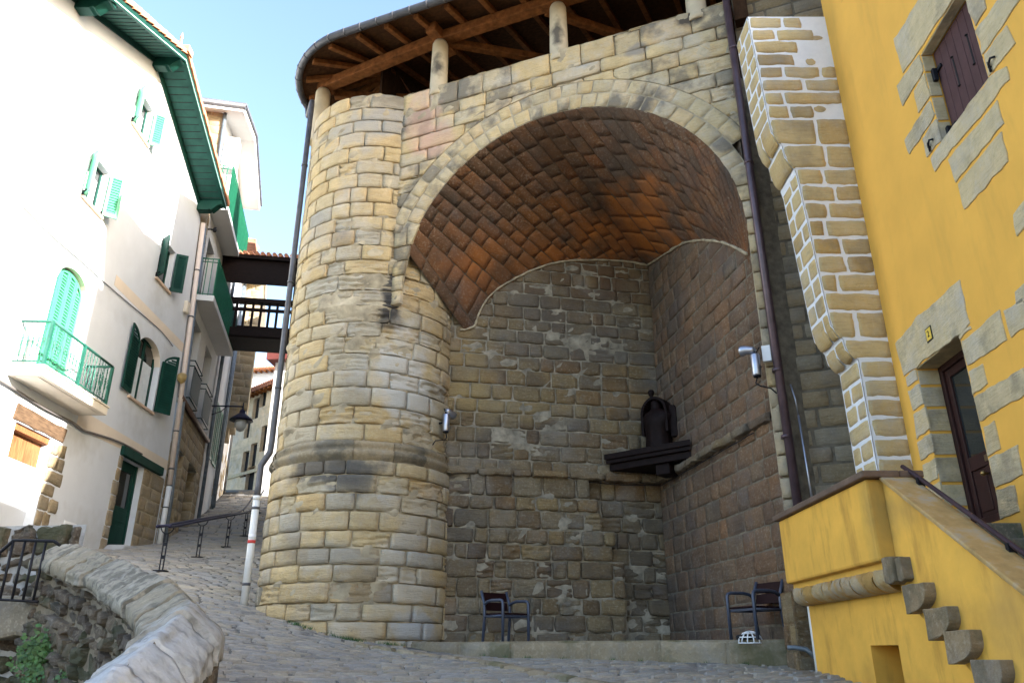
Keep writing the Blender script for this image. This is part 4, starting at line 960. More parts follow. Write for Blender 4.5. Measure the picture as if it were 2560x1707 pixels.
for hu, du, dw, wd in ((w4[0]-.01, -math.cos(R(3)), math.sin(R(3)), .62), (w4[1]+.01, math.cos(R(30)), math.sin(R(30)), .54)):
    mb = MB(); leaf(mb, hinge(HOUSE, hu, .04, du, dw), wd, w4[2]+.04, 9.9, arch=lambda p: 9.45+.45*math.sqrt(max(0.0, 1-(1-min(max(p/wd*.98, 0), 1))**2))); mb.build('shutter', GRN_D, WH)
# balcony door: four closed louvred leaves under the arch
for i in range(4):
    a, b = lerp(bd[0], bd[1], i/4), lerp(bd[0], bd[1], (i+1)/4); ww = bd[1]-bd[0]
    mb = MB(); G = lambda p, z, q, a=a: HOUSE(a+p, z, -.16+q)
    leaf(mb, G, b-a-.008, bd[2]+.05, 9.9, arch=lambda p, a=a: 9.40+.48*math.sqrt(max(0.0, 1-((a+p-bd[0])/ww*2-1)**2))); mb.build('door_leaf', GRN_L, WH)
# balcony
b0, b1, bw = -6.3, -3.42, .70
mb = MB(); mb.box(HOUSE, b0, b1, 6.80, 6.98, 0, bw); mb.box(HOUSE, b0-.03, b1+.03, 6.98, 7.02, 0, bw+.03)
mb.box(HOUSE, b0+.12, b1-.12, 6.785, 6.80, .12, bw-.12); o = mb.build('balcony', SLABC, WH, .01)
mb = MB(); q0, q1, qw = b0+.06, b1-.06, bw-.06
for a, b in (((q0, .0), (q0, qw)), ((q0, qw), (q1, qw)), ((q1, qw), (q1, .0))):
    for z, r in ((8.0, .030), (7.12, .018)):
        mb.tube([HOUSE(a[0], z, a[1]), HOUSE(b[0], z, b[1])], r, 6)
mb.build('handrail', GRN_R, o)
bal = [(q0, lerp(.1, qw-.1, i/4)) for i in range(5)]+[(lerp(q0, q1, (i+.5)/20), qw) for i in range(20)]+[(q1, lerp(.1, qw-.1, i/4)) for i in range(5)]
for (u, w) in bal:
    mb = MB(); mb.lathe([(.009, 0), (.009, .12), (.022, .13), (.009, .15), (.009, .26), (.024, .34), (.012, .42), (.028, .44), (.012, .47), (.028, .50), (.009, .53), (.009, .70), (.02, .72), (.009, .74), (.009, .88)], HOUSE(u, 7.12, w), 6)
    mb.build('baluster', GRN_R, o)
for u in (lerp(q0, q1, .0), lerp(q0, q1, .5), q1):
    mb = MB(); mb.box(HOUSE, u-.035, u+.035, 7.02, 8.0, qw-.03, qw+.03); mb.build('post', GRN_R, o)
# cellar opening, lintel beam, stone jamb
mb = MB(); n = 4
for i in range(n):
    a, b = lerp(cel[0], cel[1], i/n), lerp(cel[0], cel[1], (i+1)/n); mb.box(HOUSE, a+.004, b-.004, 5.36, cel[3], -.30, -.20)
o = mb.build('cellar_door', WOODC, WH, .006)
mb = MB(); mb.box(HOUSE, cel[0], cel[1], 3.0, 5.355, -.30, -.20); mb.build('sunlit_lower_door', PLAS, WH)  # white sheet standing for the glaring sunlit lower half of the door
mb = MB(); mb.box(HOUSE, cel[0], cel[1], cel[3]-.14, cel[3], -.24, -.05); mb.build('head_beam', WOODC, o, .01)
mb = MB(); mb.prism(HOUSE, rough_poly([(-5.78, 6.05), (-3.75, 6.03), (-3.72, 6.36), (-5.75, 6.40)], .05, .2, 2), -.05, .03); mb.build('lintel', WOODL, WH, .02)
HJ = lambda u, z, w=0: HOUSE(u, z, w+.022)
mb = MB(); rn = random.Random(2)
blocks(mb, HJ, courses(2.6, 6.0, .24, .36, rn), lambda v0, v1: [((lambda v: cel[1]+.0), (lambda v, r=rn.uniform(-.25, .1): -3.45+r))], mean=.6, relief=.012, depth=.03, cell=.1, rn=rn, wob=.03, edge=.015); mb.build('stone_jamb', [S_HSE, MORT], WH)
mb = MB(); blocks(mb, HJ, courses(3.6, 6.44, .3, .4, rn), lambda v0, v1: [((lambda v, r=rn.uniform(-.18, .0): -.98+r), (lambda v: door[0]))], mean=.6, relief=.012, depth=.03, cell=.1, rn=rn, wob=.02, edge=.015); mb.build('stone_jamb', [S_HSE, MORT], WH)
mb = MB(); blocks(mb, HJ, courses(3.8, 6.44, .3, .42, rn), span(door[1], UR-.3), mean=.7, relief=.010, depth=.02, cell=.1, rn=rn, wob=.012, edge=.015, mort=1)
mb.build('stone_jamb', [S_HSE, MORT], WH)
mb = MB(); mb.box(HOUSE, -.95, 1.75, 6.46, 6.70, -.05, .10); mb.build('lintel', GRN_D, WH, .015)
mb = MB(); a, b = door[0]+.08, door[1]-.08
mb.box(HOUSE, door[0], a, 4.0, door[3], -.24, -.16); mb.box(HOUSE, b, door[1], 4.0, door[3], -.24, -.16)
mb.box(HOUSE, a, b, 4.0, 5.25, -.24, -.19); mb.box(HOUSE, a+.12, b-.12, 4.25, 4.75, -.19, -.175); mb.box(HOUSE, a+.12, b-.12, 4.85, 5.12, -.19, -.175)
mb.box(HOUSE, a, a+.12, 5.25, door[3], -.24, -.19); mb.box(HOUSE, b-.12, b, 5.25, door[3], -.24, -.19); mb.box(HOUSE, a+.12, b-.12, 6.2, door[3], -.24, -.19)
o = mb.build('door', GRN_D, WH, .01)
mb = MB(); mb.box(HOUSE, a+.12, b-.12, 5.25, 6.2, -.235, -.225); mb.build('pane', GLASS, o)
mb = MB(); mb.prism(HOUSE, [(-1.0, 3.5), (1.0, 3.5), (1.6, 4.35), (.6, 4.19), (-.72, 4.17), (-1.0, 4.0)], .0, .5); mb.build('door_ramp', CONC, WH, .05)
# roof: green boarded soffit, barge board, brackets, verge tiles
UE2 = 1.30
mb = MB()
for sgn, ue in ((1, UE2), (-1, UL-.75)):
    poly = [(UM, ZR+.02), (ue, ZR+.02-.44*abs(ue-UM)), (ue, ZR+.14-.44*abs(ue-UM)), (UM, ZR+.14)]
    mb.prism(HOUSE, poly, -9, .80)
o = mb.build('roof', [GRN_S], WH)
mb = MB()
for sgn, ue in ((1, UE2+.05), (-1, UL-.8)):
    L = abs(ue-UM); n = int(L/.22)
    for i in range(n):
        u = UM+sgn*(i+.5)*L/n; z = ZR+.005-.44*(i+.5)*L/n
        mb.box(HOUSE, u-.004, u+.004, z-.0, z+.02, .03, .70)
mb.build('soffit_joint', DARKIN, o)
mb = MB()
for sgn, ue in ((1, UE2+.05), (-1, UL-.8)):
    poly = [(UM, ZR-.06), (ue, ZR-.06-.44*abs(ue-UM)), (ue, ZR+.16-.44*abs(ue-UM)), (UM, ZR+.16)]; mb.prism(HOUSE, poly, .80, .85)
    poly = [(UM, ZR-.16), (ue, ZR-.16-.44*abs(ue-UM)), (ue, ZR+.0-.44*abs(ue-UM)), (UM, ZR+.0)]; mb.prism(HOUSE, poly, .01, .05)
mb.build('barge_board', GRN_D, o)
mb = MB()
for sgn, ue in ((1, UE2+.05), (-1, UL-.8)):
    poly = [(UM, ZR-.02), (ue, ZR-.02-.44*abs(ue-UM)), (ue, ZR+.01-.44*abs(ue-UM)), (UM, ZR+.01)]; mb.prism(HOUSE, poly, .853, .862)
mb.build('pale_trim', plain('pale_green_trim', (.35, .50, .46), .5), o)
mb = MB(); rn = random.Random(6)
for sgn, ue in ((1, UE2+.15), (-1, UL-.9)):
    L = abs(ue-UM); n = int(L/.33)
    for i in range(n):
        a, b = i*L/n, (i+1)*L/n
        za, zb = ZR+.18-.44*a, ZR+.18-.44*b-.025
        j = rn.uniform(-.01, .01)
        mb.prism(HOUSE, [(UM+sgn*a, za+.03), (UM+sgn*(b+.02), zb+.0), (UM+sgn*(b+.02), zb+.17), (UM+sgn*a, za+.17)], .70+j, .90+j)
    mb.prism(HOUSE, [(UM, ZR+.2), (ue, ZR+.2-.44*L), (ue, ZR+.3-.44*L), (UM, ZR+.3)], -9, .7)
mb.lathe([(.10, 0), (.11, .1), (.05, .3), (.03, .45), (.05, .5), (.02, .62), (.0, .7)], HOUSE(UM, ZR+.33, .6), 8)
mb.box(HOUSE, UM-.16, UM+.16, ZR+.2, ZR+.42, .55, .95)
mb.build('verge_tiles', TERR, o, .02)
for u in (UM, UE2-.12, -7.14):
    z = ZR-.44*abs(u-UM)-.14
    mb = MB(); prof = [(0, -.2), (.35, -.2), (.42, -.16), (.48, -.20), (.56, -.12), (.66, -.02), (.74, .02), (.80, .02), (.80, .16), (0, .16)]
    mb.prism(lambda q, zz, uu, u=u, z=z: HOUSE(u+uu, z+zz, q), prof, -.14, .14); mb.build('bracket', GRN_D, o, .01)
# drainpipes at the corner, junction boxes, cables, meter cupboard
mb = MB(); mb.tube([HOUSE(UR-.87, 14.9, .12), HOUSE(UR-.1, 6.3, .12)], .075, 10); p1 = mb.build('downpipe', PIPEC, WH)
mb = MB(); mb.tube([HOUSE(UR-.1, 6.25, .12), HOUSE(UR-.12, 4.3, .12)], .078, 10); mb.build('pipe_sleeve', PIPEW, p1)
for z in (13.2, 11.6, 9.6, 7.9, 6.75, 5.6): mb = MB(); uz = UR-.1-.0895*max(0, z-6.3); mb.tube([HOUSE(uz, z, .12), HOUSE(uz, z+.04, .12)], .09, 10); mb.build('pipe_clip', ZINC, p1)
mb = MB(); mb.tube([HOUSE(UR-.55, 14.9, .06), HOUSE(UR+.24, 5.9, .10), HOUSE(UR+.24, 4.4, .10)], .065, 10); mb.build('downpipe', PIPEG, WH)
mb = MB(); mb.box(HOUSE, UR-1.02, UR-.76, 11.62, 12.0, 0, .12); mb.build('junction_box', SLABC, WH, .02)
mb = MB(); mb.lathe([(.03, -.16), (.12, -.08), (.15, 0), (.15, .1), (.10, .16)], HOUSE(UR-.5, 9.55, .12), 7, sx=1, sy=1); mb.build('hanging_hopper', plain('ochre_clay', (.42, .30, .12), .8, var=.3), WH)
def cab(px, r, w=.025):
    pts = catmull([HOUSE(*HOUSE.hit(x, y, w), w) for x, y in px], 6); mb = MB(); mb.tube([tuple(p) for p in pts], r, 5); mb.build('cable', plain('grey_cable', (.16, .145, .135), .8), WH)
cab([(55, 515), (130, 590), (205, 655), (260, 705), (330, 765), (400, 825), (432, 865)], .013)
cab([(-20, 940), (40, 975), (110, 1020), (180, 1055), (208, 1075), (240, 1085), (300, 1105), (355, 1135)], .028, .05)
mb = MB(); mb.box(HOUSE, -2.98, -2.45, 3.55, 4.42, 0, .03); mb.box(HOUSE, -2.92, -2.51, 3.6, 4.36, .03, .04); mb.box(HOUSE, -2.85, -2.70, 4.2, 4.22, .04, .045)
mb.build('meter_cupboard', WHITE, WH, .006)
# ------------------------------------------------------------------ house with green balconies
GB = thing('balcony_house', 'narrow house with stone ground floor, solid green balconies and white eaves soffit', 'house', (-11, 26, 5))
mb = MB()
fws = [(.32, 1.55, 9.2, 11.9), (2.72, 4.1, 9.2, 11.9), (.3, 1.6, 12.6, 15.0), (2.7, 4.1, 12.6, 15.0)]
wall_holes(mb, BAL, -.05, 5.3, 9.02, 12.3, fws[:2], .25, 0, 0); wall_holes(mb, BAL, -.45, 5.3, 12.3, 20.2, fws[2:], .25, 0, 0)
for h in fws: mb.quad(BAL(h[0], h[2], -.25), BAL(h[1], h[2], -.25), BAL(h[1], h[3], -.25), BAL(h[0], h[3], -.25), 1)
mb.quad(BAL(-.05, 9, 0), BAL(-.45, 20.2, 0), BAL(-.45, 20.2, -8), BAL(-.05, 9, -8))
mb.build('wall', [PLAS2, DARKIN], GB)
mb = MB(); rn = random.Random(12)
dh = [(.25, 1.97, 4.0, 7.65), (2.97, 4.6, 4.0, 7.62)]
def lims_b2(v0, v1):
    vm = (v0+v1)/2
    if vm > 7.65: return span(-.1, 5.4)(0, 0)
    return span(-.1, .25)(0, 0)+span(1.97, 2.97)(0, 0)+span(4.6, 5.4)(0, 0)
blocks(mb, BAL, courses(4.2, 9.0, .30, .40, rn), lims_b2, mean=.6, relief=.008, depth=.025, cell=.2, rn=rn, mort=1)
for h in dh:
    blocks(mb, lambda u, z, w, h=h: BAL(h[1]-w, z, -u), courses(4.2, 7.65, .3, .4, rn), span(0, .45), mean=.45, relief=.006, depth=.02, cell=.2, rn=rn, mort=1)
    mb.quad(BAL(h[0], 4, -.45), BAL(h[1], 4, -.45), BAL(h[1], 7.65, -.45), BAL(h[0], 7.65, -.45), 2); mb.quad(BAL(h[0], 7.65, -.45), BAL(h[1], 7.65, -.45), BAL(h[1], 7.65, 0), BAL(h[0], 7.65, 0), 1)
for z0, z1 in ((9.0, 20.0),):  # quoin strip
    blocks(mb, lambda u, z, w=0: BAL(u, z, w+.02), courses(z0, z1, .30, .4, rn), lambda a, b: [((lambda v: -.1-.055*(v-9)), (lambda v: .2-.055*(v-9)))], mean=.6, relief=.006, depth=.02, cell=.3, rn=rn, fine=False)
blocks(mb, lambda u, z, w=0: BAL(-.12-.055*(z-9)-w, z, -u), courses(13, 20.0, .30, .4, rn), span(0, 1.4), mean=.6, relief=.006, depth=.02, cell=.3, rn=rn, fine=False, mort=1)
mb.build('stone_facing', [S_HSE, MORT, DARKIN], GB)
mb = MB(); mb.tube([BAL(-.3, 9.0, .08), BAL(5.3, 9.0, .08)], .09, 8); mb.build('ledge_pipe', plain('rusty_gutter', (.13, .075, .055), .6, .3, var=.3), GB)
def green_balcony(z, h, u0, u1, w):
    mb = MB(); mb.box(BAL, u0, u1, z, z+.2, 0, w); o = mb.build('balcony', PLAS2, GB, .01)
    mb = MB(); mb.box(BAL, u0+.03, u1-.03, z+.26, z+.2+h-.12, w-.05, w-.03); n = int((u1-u0)/.12)
    for i in range(n): u = lerp(u0+.05, u1-.05, i/(n-1)); mb.box(BAL, u-.01, u+.01, z+.2, z+.2+h, w-.03, w-.012)
    mb.build('balcony_screen', GRN_B, o)
    mb = MB(); mb.tube([BAL(u0+.04, z+.2+h, 0), BAL(u0+.04, z+.2+h, w-.03), BAL(u1-.04, z+.2+h, w-.03)], .025, 6); mb.tube([BAL(u0+.04, z+.08+h, 0), BAL(u0+.04, z+.08+h, w-.03)], .018, 6); mb.tube([BAL(u0+.04, z+.25, 0), BAL(u0+.04, z+.25, w-.03)], .018, 6)
    for i in range(4): ww = lerp(.06, w-.05, i/3); mb.box(BAL, u0+.03, u0+.05, z+.2, z+.2+h, ww-.014, ww+.014)
    mb.build('handrail', GRN_M, o)
green_balcony(12.30, 1.35, -.35, 4.9, .60); green_balcony(15.72, 1.6, -.4, 4.7, .60); 
for (u, z0, h) in ((.25, 9.15, 1.25), (2.65, 9.15, 1.25)):
    mb = MB(); u1 = u+1.5; w = .22
    for z in (z0, z0+h, z0+h-.18): mb.tube([BAL(u, z, 0), BAL(u, z, w), BAL(u1, z, w), BAL(u1, z, 0)], .022, 6)
    mb.box(BAL, u+.02, u1-.02, z0+.12, z0+h-.22, w-.012, w)
    mb.build('balconet', dull(plain('dark_blue_green_screen', (.012, .035, .042), .6)), GB)
    mb = MB(); mb.box(BAL, u-.08, u1+.05, 9.06, 9.12, -.2, .1); mb.build('window_sill', SLABC, GB)
    mb = MB(); mb.box(BAL, u+.05, u+.12, 9.2, 11.85, -.2, -.1); mb.box(BAL, u+.60, u+.68, 9.2, 11.85, -.2, -.1); mb.build('window', BRN, GB)
zr2 = 20.25
mb = MB()
for ue in (-1.1, 5.4):
    L = abs(ue-1.9); poly = [(1.9, zr2), (ue, zr2-.30*L), (ue, zr2-.30*L+.25), (1.9, zr2+.25)]; mb.prism(BAL, poly, -7, .75)
o = mb.build('roof', PLAS2, GB)
mb = MB()
for ue in (-1.15, 5.45):
    L = abs(ue-1.9); poly = [(1.9, zr2+.26), (ue, zr2-.30*L+.26), (ue, zr2-.30*L+.36), (1.9, zr2+.36)]; mb.prism(BAL, poly, -7, .83)
mb.build('roof_slates', plain('blue_grey_slate', (.10, .11, .14), .6, var=.3), o)
mb = MB(); mb.tube([BAL(-1.1, zr2-.68, -6), BAL(-1.1, zr2-.68, .8)], .12, 8); mb.build('gutter', ZINC, o)
mb = MB(); mb.tube([BAL(-.75, zr2-.75, .08), BAL(-.52, 16.4, .1)], .07, 8); mb.build('downpipe', PIPEG, GB)
mb = MB(); mb.box(BAL, .0, .5, 17.7, 19.0, .05, .55); o = mb.build('air_conditioner', WHITE, None, .02); tag(o, 'white boxed outdoor unit on the top green balcony under the white eaves', 'air conditioner')
mb = MB(); c = BAL(-.1, 15.1, .1); mb.tube([BAL(-.05, 15.1, 0), BAL(-.05, 15.1, .16)], .03, 8); mb.lathe([(.05, -.08), (.07, 0), (.05, .08)], BAL(-.05, 15.1, .22), 10); mb.build('outdoor_lamp', IRON, GB)
# ------------------------------------------------------------------ houses further up the lane
def far_house(name, label, x, y, head, u0, u1, z0, z1, mat, holes, trim=None, roofm=TERRD, depth=6, side=1, over=.5, rise=.35):
    h = thing(name, label, 'house', (x, y, z0)); F = W(x, y, head, side); mb = MB()
    wall_holes(mb, F, u0, u1, z0, z1, holes, .2, 0, 0)
    for a, b, c, d in holes: mb.quad(F(a, c, -.2), F(b, c, -.2), F(b, d, -.2), F(a, d, -.2), 1)
    mb.quad(F(u0, z0, 0), F(u0, z1, 0), F(u0, z1, -depth), F(u0, z0, -depth)); mb.quad(F(u1, z0, 0), F(u1, z1, 0), F(u1, z1, -depth), F(u1, z0, -depth))
    mb.build('wall', [mat, DARKIN], h)
    mb = MB(); mb.prism(lambda p, z, q: F(q, z, p), [(over, z1-.05), (over, z1+.08), (-depth, z1+rise*depth+.1), (-depth, z1+rise*depth-.05)], u0-.2, u1+.2)
    n = int((u1-u0+.4)/.24)
    for i in range(n):
        u = u0-.2+.12+.24*i; mb.tube([F(u, z1+.09, over+.08), F(u, z1+.09+rise*1.2, over-1.1)], .09, 6)
    o = mb.build('roof', roofm, h)
    mb = MB()
    for i in range(int((u1-u0)/.45)): u = u0+.2+.45*i; mb.box(F, u-.05, u+.05, z1-.18, z1-.05, 0, over-.05)
    mb.build('rafter_end', WOODR, o)
    return h, F
S_FAR = stone('far_rubble_stone', [(0, (.64, .50, .32)), (.5, (.74, .59, .39)), (1, (.60, .49, .33))], st_amt=.3, st_scale=2.0)
# narrow dark-shuttered houses following the balcony house on the left side of the lane
e = BAL(5.35, 0)[:2]
NH = W(e[0], e[1], -13, 1)
h = thing('narrow_house', 'narrow white rendered house with green shutters next to the balcony house', 'house', (e[0], e[1], 6)); mb = MB()
wall_holes(mb, NH, 0, 3.2, 4, 17.5, [(.6, 1.5, 8.6, 10.8), (1.9, 2.8, 8.6, 10.8), (.6, 1.5, 12, 14)], .2); mb.quad(NH(0, 4, -.3), NH(3.2, 4, -.3), NH(3.2, 17, -.3), NH(0, 17, -.3), 1); mb.build('wall', [PLAS2, DARKIN], h)
for u in (.5, 1.0, 1.8, 2.4):
    mb = MB(); leaf(mb, lambda p, z, q, u=u: NH(u+p, z, .03+q), .5, 8.6, 10.9); mb.build('shutter', GRN_M, h)
for u in (.25, 3.1):
    mb = MB(); mb.tube([NH(u, 5.5, .12), NH(u, 17, .12)], .07, 8); mb.build('downpipe', PIPEG, h)
mb = MB(); mb.box(NH, -.2, 3.4, 17.5, 17.7, -5, .8); mb.build('roof', TERRD, h)
e2 = NH(3.3, 0)[:2]; OH = W(e2[0], e2[1], -17, 1)
h = thing('corner_house', 'tall stone and white house projecting at the bend of the lane with grey side wall', 'house', (e2[0], e2[1], 7)); mb = MB()
wall_holes(mb, OH, 0, 9, 5, 17.8, [(.8, 1.7, 11, 13), (2.6, 3.5, 11, 13), (4.6, 5.5, 11, 13), (.8, 1.7, 14.5, 16.5)], .2)
mb.quad(OH(0, 5, -.3), OH(9, 5, -.3), OH(9, 17.5, -.3), OH(0, 17.5, -.3), 1); mb.quad(OH(0, 5, 0), OH(0, 17.8, 0), OH(0, 17.8, -5), OH(0, 5, -5)); mb.build('wall', [PLAS2, DARKIN], h)
mb = MB(); rn = random.Random(17)
blocks(mb, OH, courses(6, 10.5, .32, .42, rn), span(0, 9), mean=.7, relief=.008, depth=.02, cell=.4, rn=rn, fine=False, mort=1)
blocks(mb, lambda u, z, w=0: OH(u, z, w+.9), courses(11.5, 17.7, .32, .42, rn), span(1.0, 2.2), mean=.6, relief=.008, depth=.02, cell=.4, rn=rn, fine=False, mort=1)
blocks(mb, lambda u, z, w=0: OH(1.0-w, z, .9-u), courses(11.5, 17.7, .32, .42, rn), span(0, .9), mean=.6, relief=.008, depth=.02, cell=.4, rn=rn, fine=False, mort=1)
for i in range(3): mb.box(OH, .95-.02*i, 2.2, 11.5-.4*(i+1), 11.5-.4*i, 0, .7-.22*i)
mb.build('stone_facing', [S_HSE, MORT], h)
mb = MB(); mb.box(OH, -.2, 9.2, 17.8, 17.95, -5, 1.0); mb.build('roof', SLABC, h)
mb = MB(); mb.tube([OH(.3, 6.5, .12), OH(.3, 19, .12)], .08, 8); mb.build('downpipe', PIPEG, h)
# stone house closing the view, and the white one behind it
p0 = atY(560, 1225, 44); p1 = atY(700, 1100, 40)
FH = two_pt((p0.x-2.2, 46.5), (p1.x+3.5, 37.5), 1)
def fh(px, py): return FH.hit(px, py)
hw = []
for (px, py, ww, hh) in ((640, 1020, .7, 1.3), (658, 990, .7, 1.3), (632, 1140, .7, 1.5), (612, 1160, .7, 1.5), (660, 1095, .7, 1.5), (622, 1215, .9, 2.2), (618, 1070, .6, 1.2)):
    u, z = fh(px, py); hw.append((u-ww/2, u+ww/2, z-hh/2, z+hh/2))
h, F_ = far_house('lane_stone_house', 'rough stone house with small windows and tiled eaves closing the lane', p0.x-2.2, 46.5, math.degrees(math.atan2(p1.x+3.5-p0.x+2.2, 37.5-46.5)), 0, 12.0, 7, fh(640, 985)[1], S_FAR, hw, side=1, rise=.3)
mb = MB(); mb.tube([F_(1.2, 8.5, .1), F_(1.2, 15, .1)], .08, 8); mb.build('downpipe', PIPEW, h)
u_, z_ = fh(600, 1190)
mb = MB(); mb.box(F_, 0.5, 11, z_+.0, z_+.18, 0, .06); mb.build('stone_band', S_SUR, h)
q = atY(610, 940, 60)
h, F_ = far_house('distant_white_house', 'bright white house with terracotta roof seen far off under the footbridge', q.x-5, 60, 100, 0, 14, 10, q.z, PLAS, [], roofm=TERR, rise=.15, depth=3)
q = atY(610, 590, 52)
h, F_ = far_house('distant_eaves_house', 'distant house corner with pale gutter and orange soffit above the footbridge roof', q.x-.9, 52, 95, 0, 1.5, 9, q.z-.6, PLAS2, [], roofm=SLABC, depth=1.2, rise=.1)
q = atY(686, 930, 37)
mb = MB(); Fq = W(q.x, 37, 95, 1); 
h = thing('red_eaves_house', 'pale house corner with dark red eaves just left of the tower downpipe', 'house', (q.x, 37, 9))
qa, qb = atY(675, 906, 37).z, atY(675, 874, 37).z
mb.box(Fq, 0, 6, 8, qa, -2, 0); mb.build('wall', PLAS2, h); mb = MB(); mb.box(Fq, -.3, 6, qa, qb, -2, .5); mb.build('roof', plain('dark_red_boards', (.12, .025, .02), .6), h)
# ------------------------------------------------------------------ covered footbridge
FBA = BAL(3.4, 0, .2)
FB = W(FBA[0]-.6, FBA[1], 80.5, 1)
BR = thing('covered_footbridge', 'dark timber covered footbridge with tiled roof between green balcony and tower', 'footbridge', (FBA[0], FBA[1], 13))
k = FBA[1]/26.0
def bz(py): return FB.hit(640, py)[1]
zd0, zd1, zrail, zr0, zr1 = bz(842), bz(820), bz(748), bz(716), bz(648)
mb = MB(); mb.box(FB, 0, 9.5, zd0-.05, zd1, -1.5, .0); mb.box(FB, 0, 9.5, zd0, zd1-.02, 0, .06); mb.build('deck', WOODD, BR)
mb = MB(); mb.box(FB, 0, 9.5, zrail-.14, zrail, -.1, .05); mb.box(FB, 0, 9.5, lerp(zd1, zrail, .5)-.05, lerp(zd1, zrail, .5)+.05, -1.5, -1.42); mb.box(FB, 0, 9.5, zrail-.5, zrail-.38, -.06, .02); mb.build('rail', WOODD, BR)
for i in range(30):
    u = .2+.30*i; mb = MB(); mb.box(FB, u-.045, u+.045, zd1-.05, zrail-.1, -.07, -.01); mb.build('baluster', WOODD, BR)
for u in (.2, 3.2, 6.2, 9.2):
    mb = MB(); mb.box(FB, u-.08, u+.08, zd1, zr0+.2, -.16, -.0); mb.box(FB, u-.08, u+.08, zd1, zr0+.2, -1.5, -1.34); mb.build('post', WOODD, BR)
mb = MB(); mb.prism(lambda p, z, q: FB(q, z, p), [(.45, zr1-.2), (.45, zr1-.05), (-.7, zr1+.35), (-1.9, zr1-.05), (-1.9, zr1-.2)], -.1, 9.6); mb.box(FB, -.1, 9.6, zr0, zr1-.2, .2, .3); mb.box(FB, -.1, 9.6, zr0-.05, zr0+.2, -1.7, -1.55)
o = mb.build('roof', WOODD, BR)
mb = MB()
for i in range(44): u = -.1+.22*i; mb.tube([FB(u, zr1+.0, .52), FB(u, zr1+.36, -.65)], .085, 6)
mb.build('roof_tiles', TERR, o)
# ------------------------------------------------------------------ street lamp on a bracket
la = NH(.15, 0, .05); lz = atY(540, 1014, la[1]).z
LP = thing('street_lamp', 'dark bracket street lamp with bell hood and frosted globe over the lane', 'street lamp', (la[0], la[1], lz))
tip = atY(608, 1016, la[1]-.3); 
mb = MB(); mb.tube([(la[0]-.1, la[1], lz), (tip.x, tip.y, tip.z)], .03, 8); mb.tube([(la[0], la[1], lz-.35), (lerp(la[0], tip.x, .3), lerp(la[1], tip.y, .3), lz-.25), (lerp(la[0], tip.x, .5), lerp(la[1], tip.y, .5), lz-.03)], .018, 6); mb.build('bracket', IRONB, LP)
mb = MB(); mb.lathe([(.02, .15), (.03, -.12), (.10, -.16), (.12, -.28), (.18, -.32), (.42, -.52), (.44, -.56), (.20, -.55)], tuple(tip), 18); mb.build('hood', IRONB, LP)
mb = MB(); mb.lathe([(.20, -.55), (.24, -.66), (.22, -.80), (.12, -.95), (.0, -1.0)], tuple(tip), 16); mb.build('globe', GLOBE, LP)
# ------------------------------------------------------------------ lane handrail
HR = thing('street_handrail', 'blue black twin bar handrail on forked posts climbing the paved lane', 'handrail', (-7.23, 16.5, 3.1))
posts = [(-7.23, 16.5), (-7.62, 19.3), (-8.0, 22.2), (-9.0, 26.5), (-10.1, 31.0)]
tops = []
for (x, y) in posts:
    z = gz(x, y); mb = MB(); sx, sy = .9, .3
    for s in (-.035, .035): mb.box(lambda u, zz, w, s=s: (x+u+s, y+w, z+zz), -.011, .011, 0, .74, -.011, .011)
    for q in (.24, .5): mb.box(lambda u, zz, w: (x+u, y+w, z+zz), -.03, .03, q, q+.07, -.012, .012)
    mb.tube([(x+.13*math.cos(a), y, z+.88+.13*math.sin(a)) for a in [math.pi+math.pi*i/12 for i in range(13)]], .012, 6)
    mb.box(lambda u, zz, w: (x+u, y+w, z+zz), -.12, .12, -.01, .012, -.1, .1)
    mb.build('post', IRON, HR); tops.append((x, y, z+.90))
for s in (-.13, .13):
    pth = catmull([(p[0]+s, p[1], p[2]) for p in [(-7.18, 16.2, tops[0][2]-.03)]+tops], 8); mb = MB(); mb.tube([tuple(p) for p in pth], .03, 8); mb.build('rail', IRONB, HR)
mb = MB(); mb.tube([(-7.31, 16.2, tops[0][2]-.03), (-7.05, 16.2, tops[0][2]-.03)], .022, 8); mb.build('rail', IRONB, HR)
# ------------------------------------------------------------------ parapet with coping over the pit
PA = thing('stone_parapet', 'curving stone parapet with weathered ridged coping above the rubble pit', 'parapet', (-2.6, 6.5, 1.0))
CP = [(-.325, -.38), (-.335, -.235), (-.32, -.215), (-.17, -.11), (-.03, -.012), (.0, 0.0), (.03, -.014), (.16, -.12), (.25, -.20), (.275, -.24), (.28, -.42)]
cl = [0.0]
for a, b in zip(CP, CP[1:]): cl.append(cl[-1]+math.hypot(b[0]-a[0], b[1]-a[1]))
def FC(u, v, w=0):
    p, d = PP.at(u); r = Vector((d.y, -d.x, 0)).normalized()
    v = min(max(v, 0), cl[-1]-1e-6); i = 0
    while cl[i+1] < v: i += 1
    t = (v-cl[i])/(cl[i+1]-cl[i]); q = lerp(CP[i][0], CP[i+1][0], t); z = lerp(CP[i][1], CP[i+1][1], t)
    nx, nzz = -(CP[i+1][1]-CP[i][1]), (CP[i+1][0]-CP[i][0]); L = math.hypot(nx, nzz); nx, nzz = nx/L, nzz/L
    ww = w+.012*nz(u*2.0, v*5, 4)+.008*nz(u*9, v*3, 8)
    q += nx*ww; z += nzz*ww+.03*nz(u*1.1, 7)
    return (p.x+r.x*q, p.y+r.y*q, p.z+z)
mb = MB(); rn = random.Random(33)
blocks(mb, FC, [(0.0, cl[-1])], span(0.0, PP.L), mean=.60, var=.5, gap=.040, relief=.026, depth=.06, cell=.045, rn=rn, erode=.3, eamp=.8, wob=.03, edge=.010, mort=1)
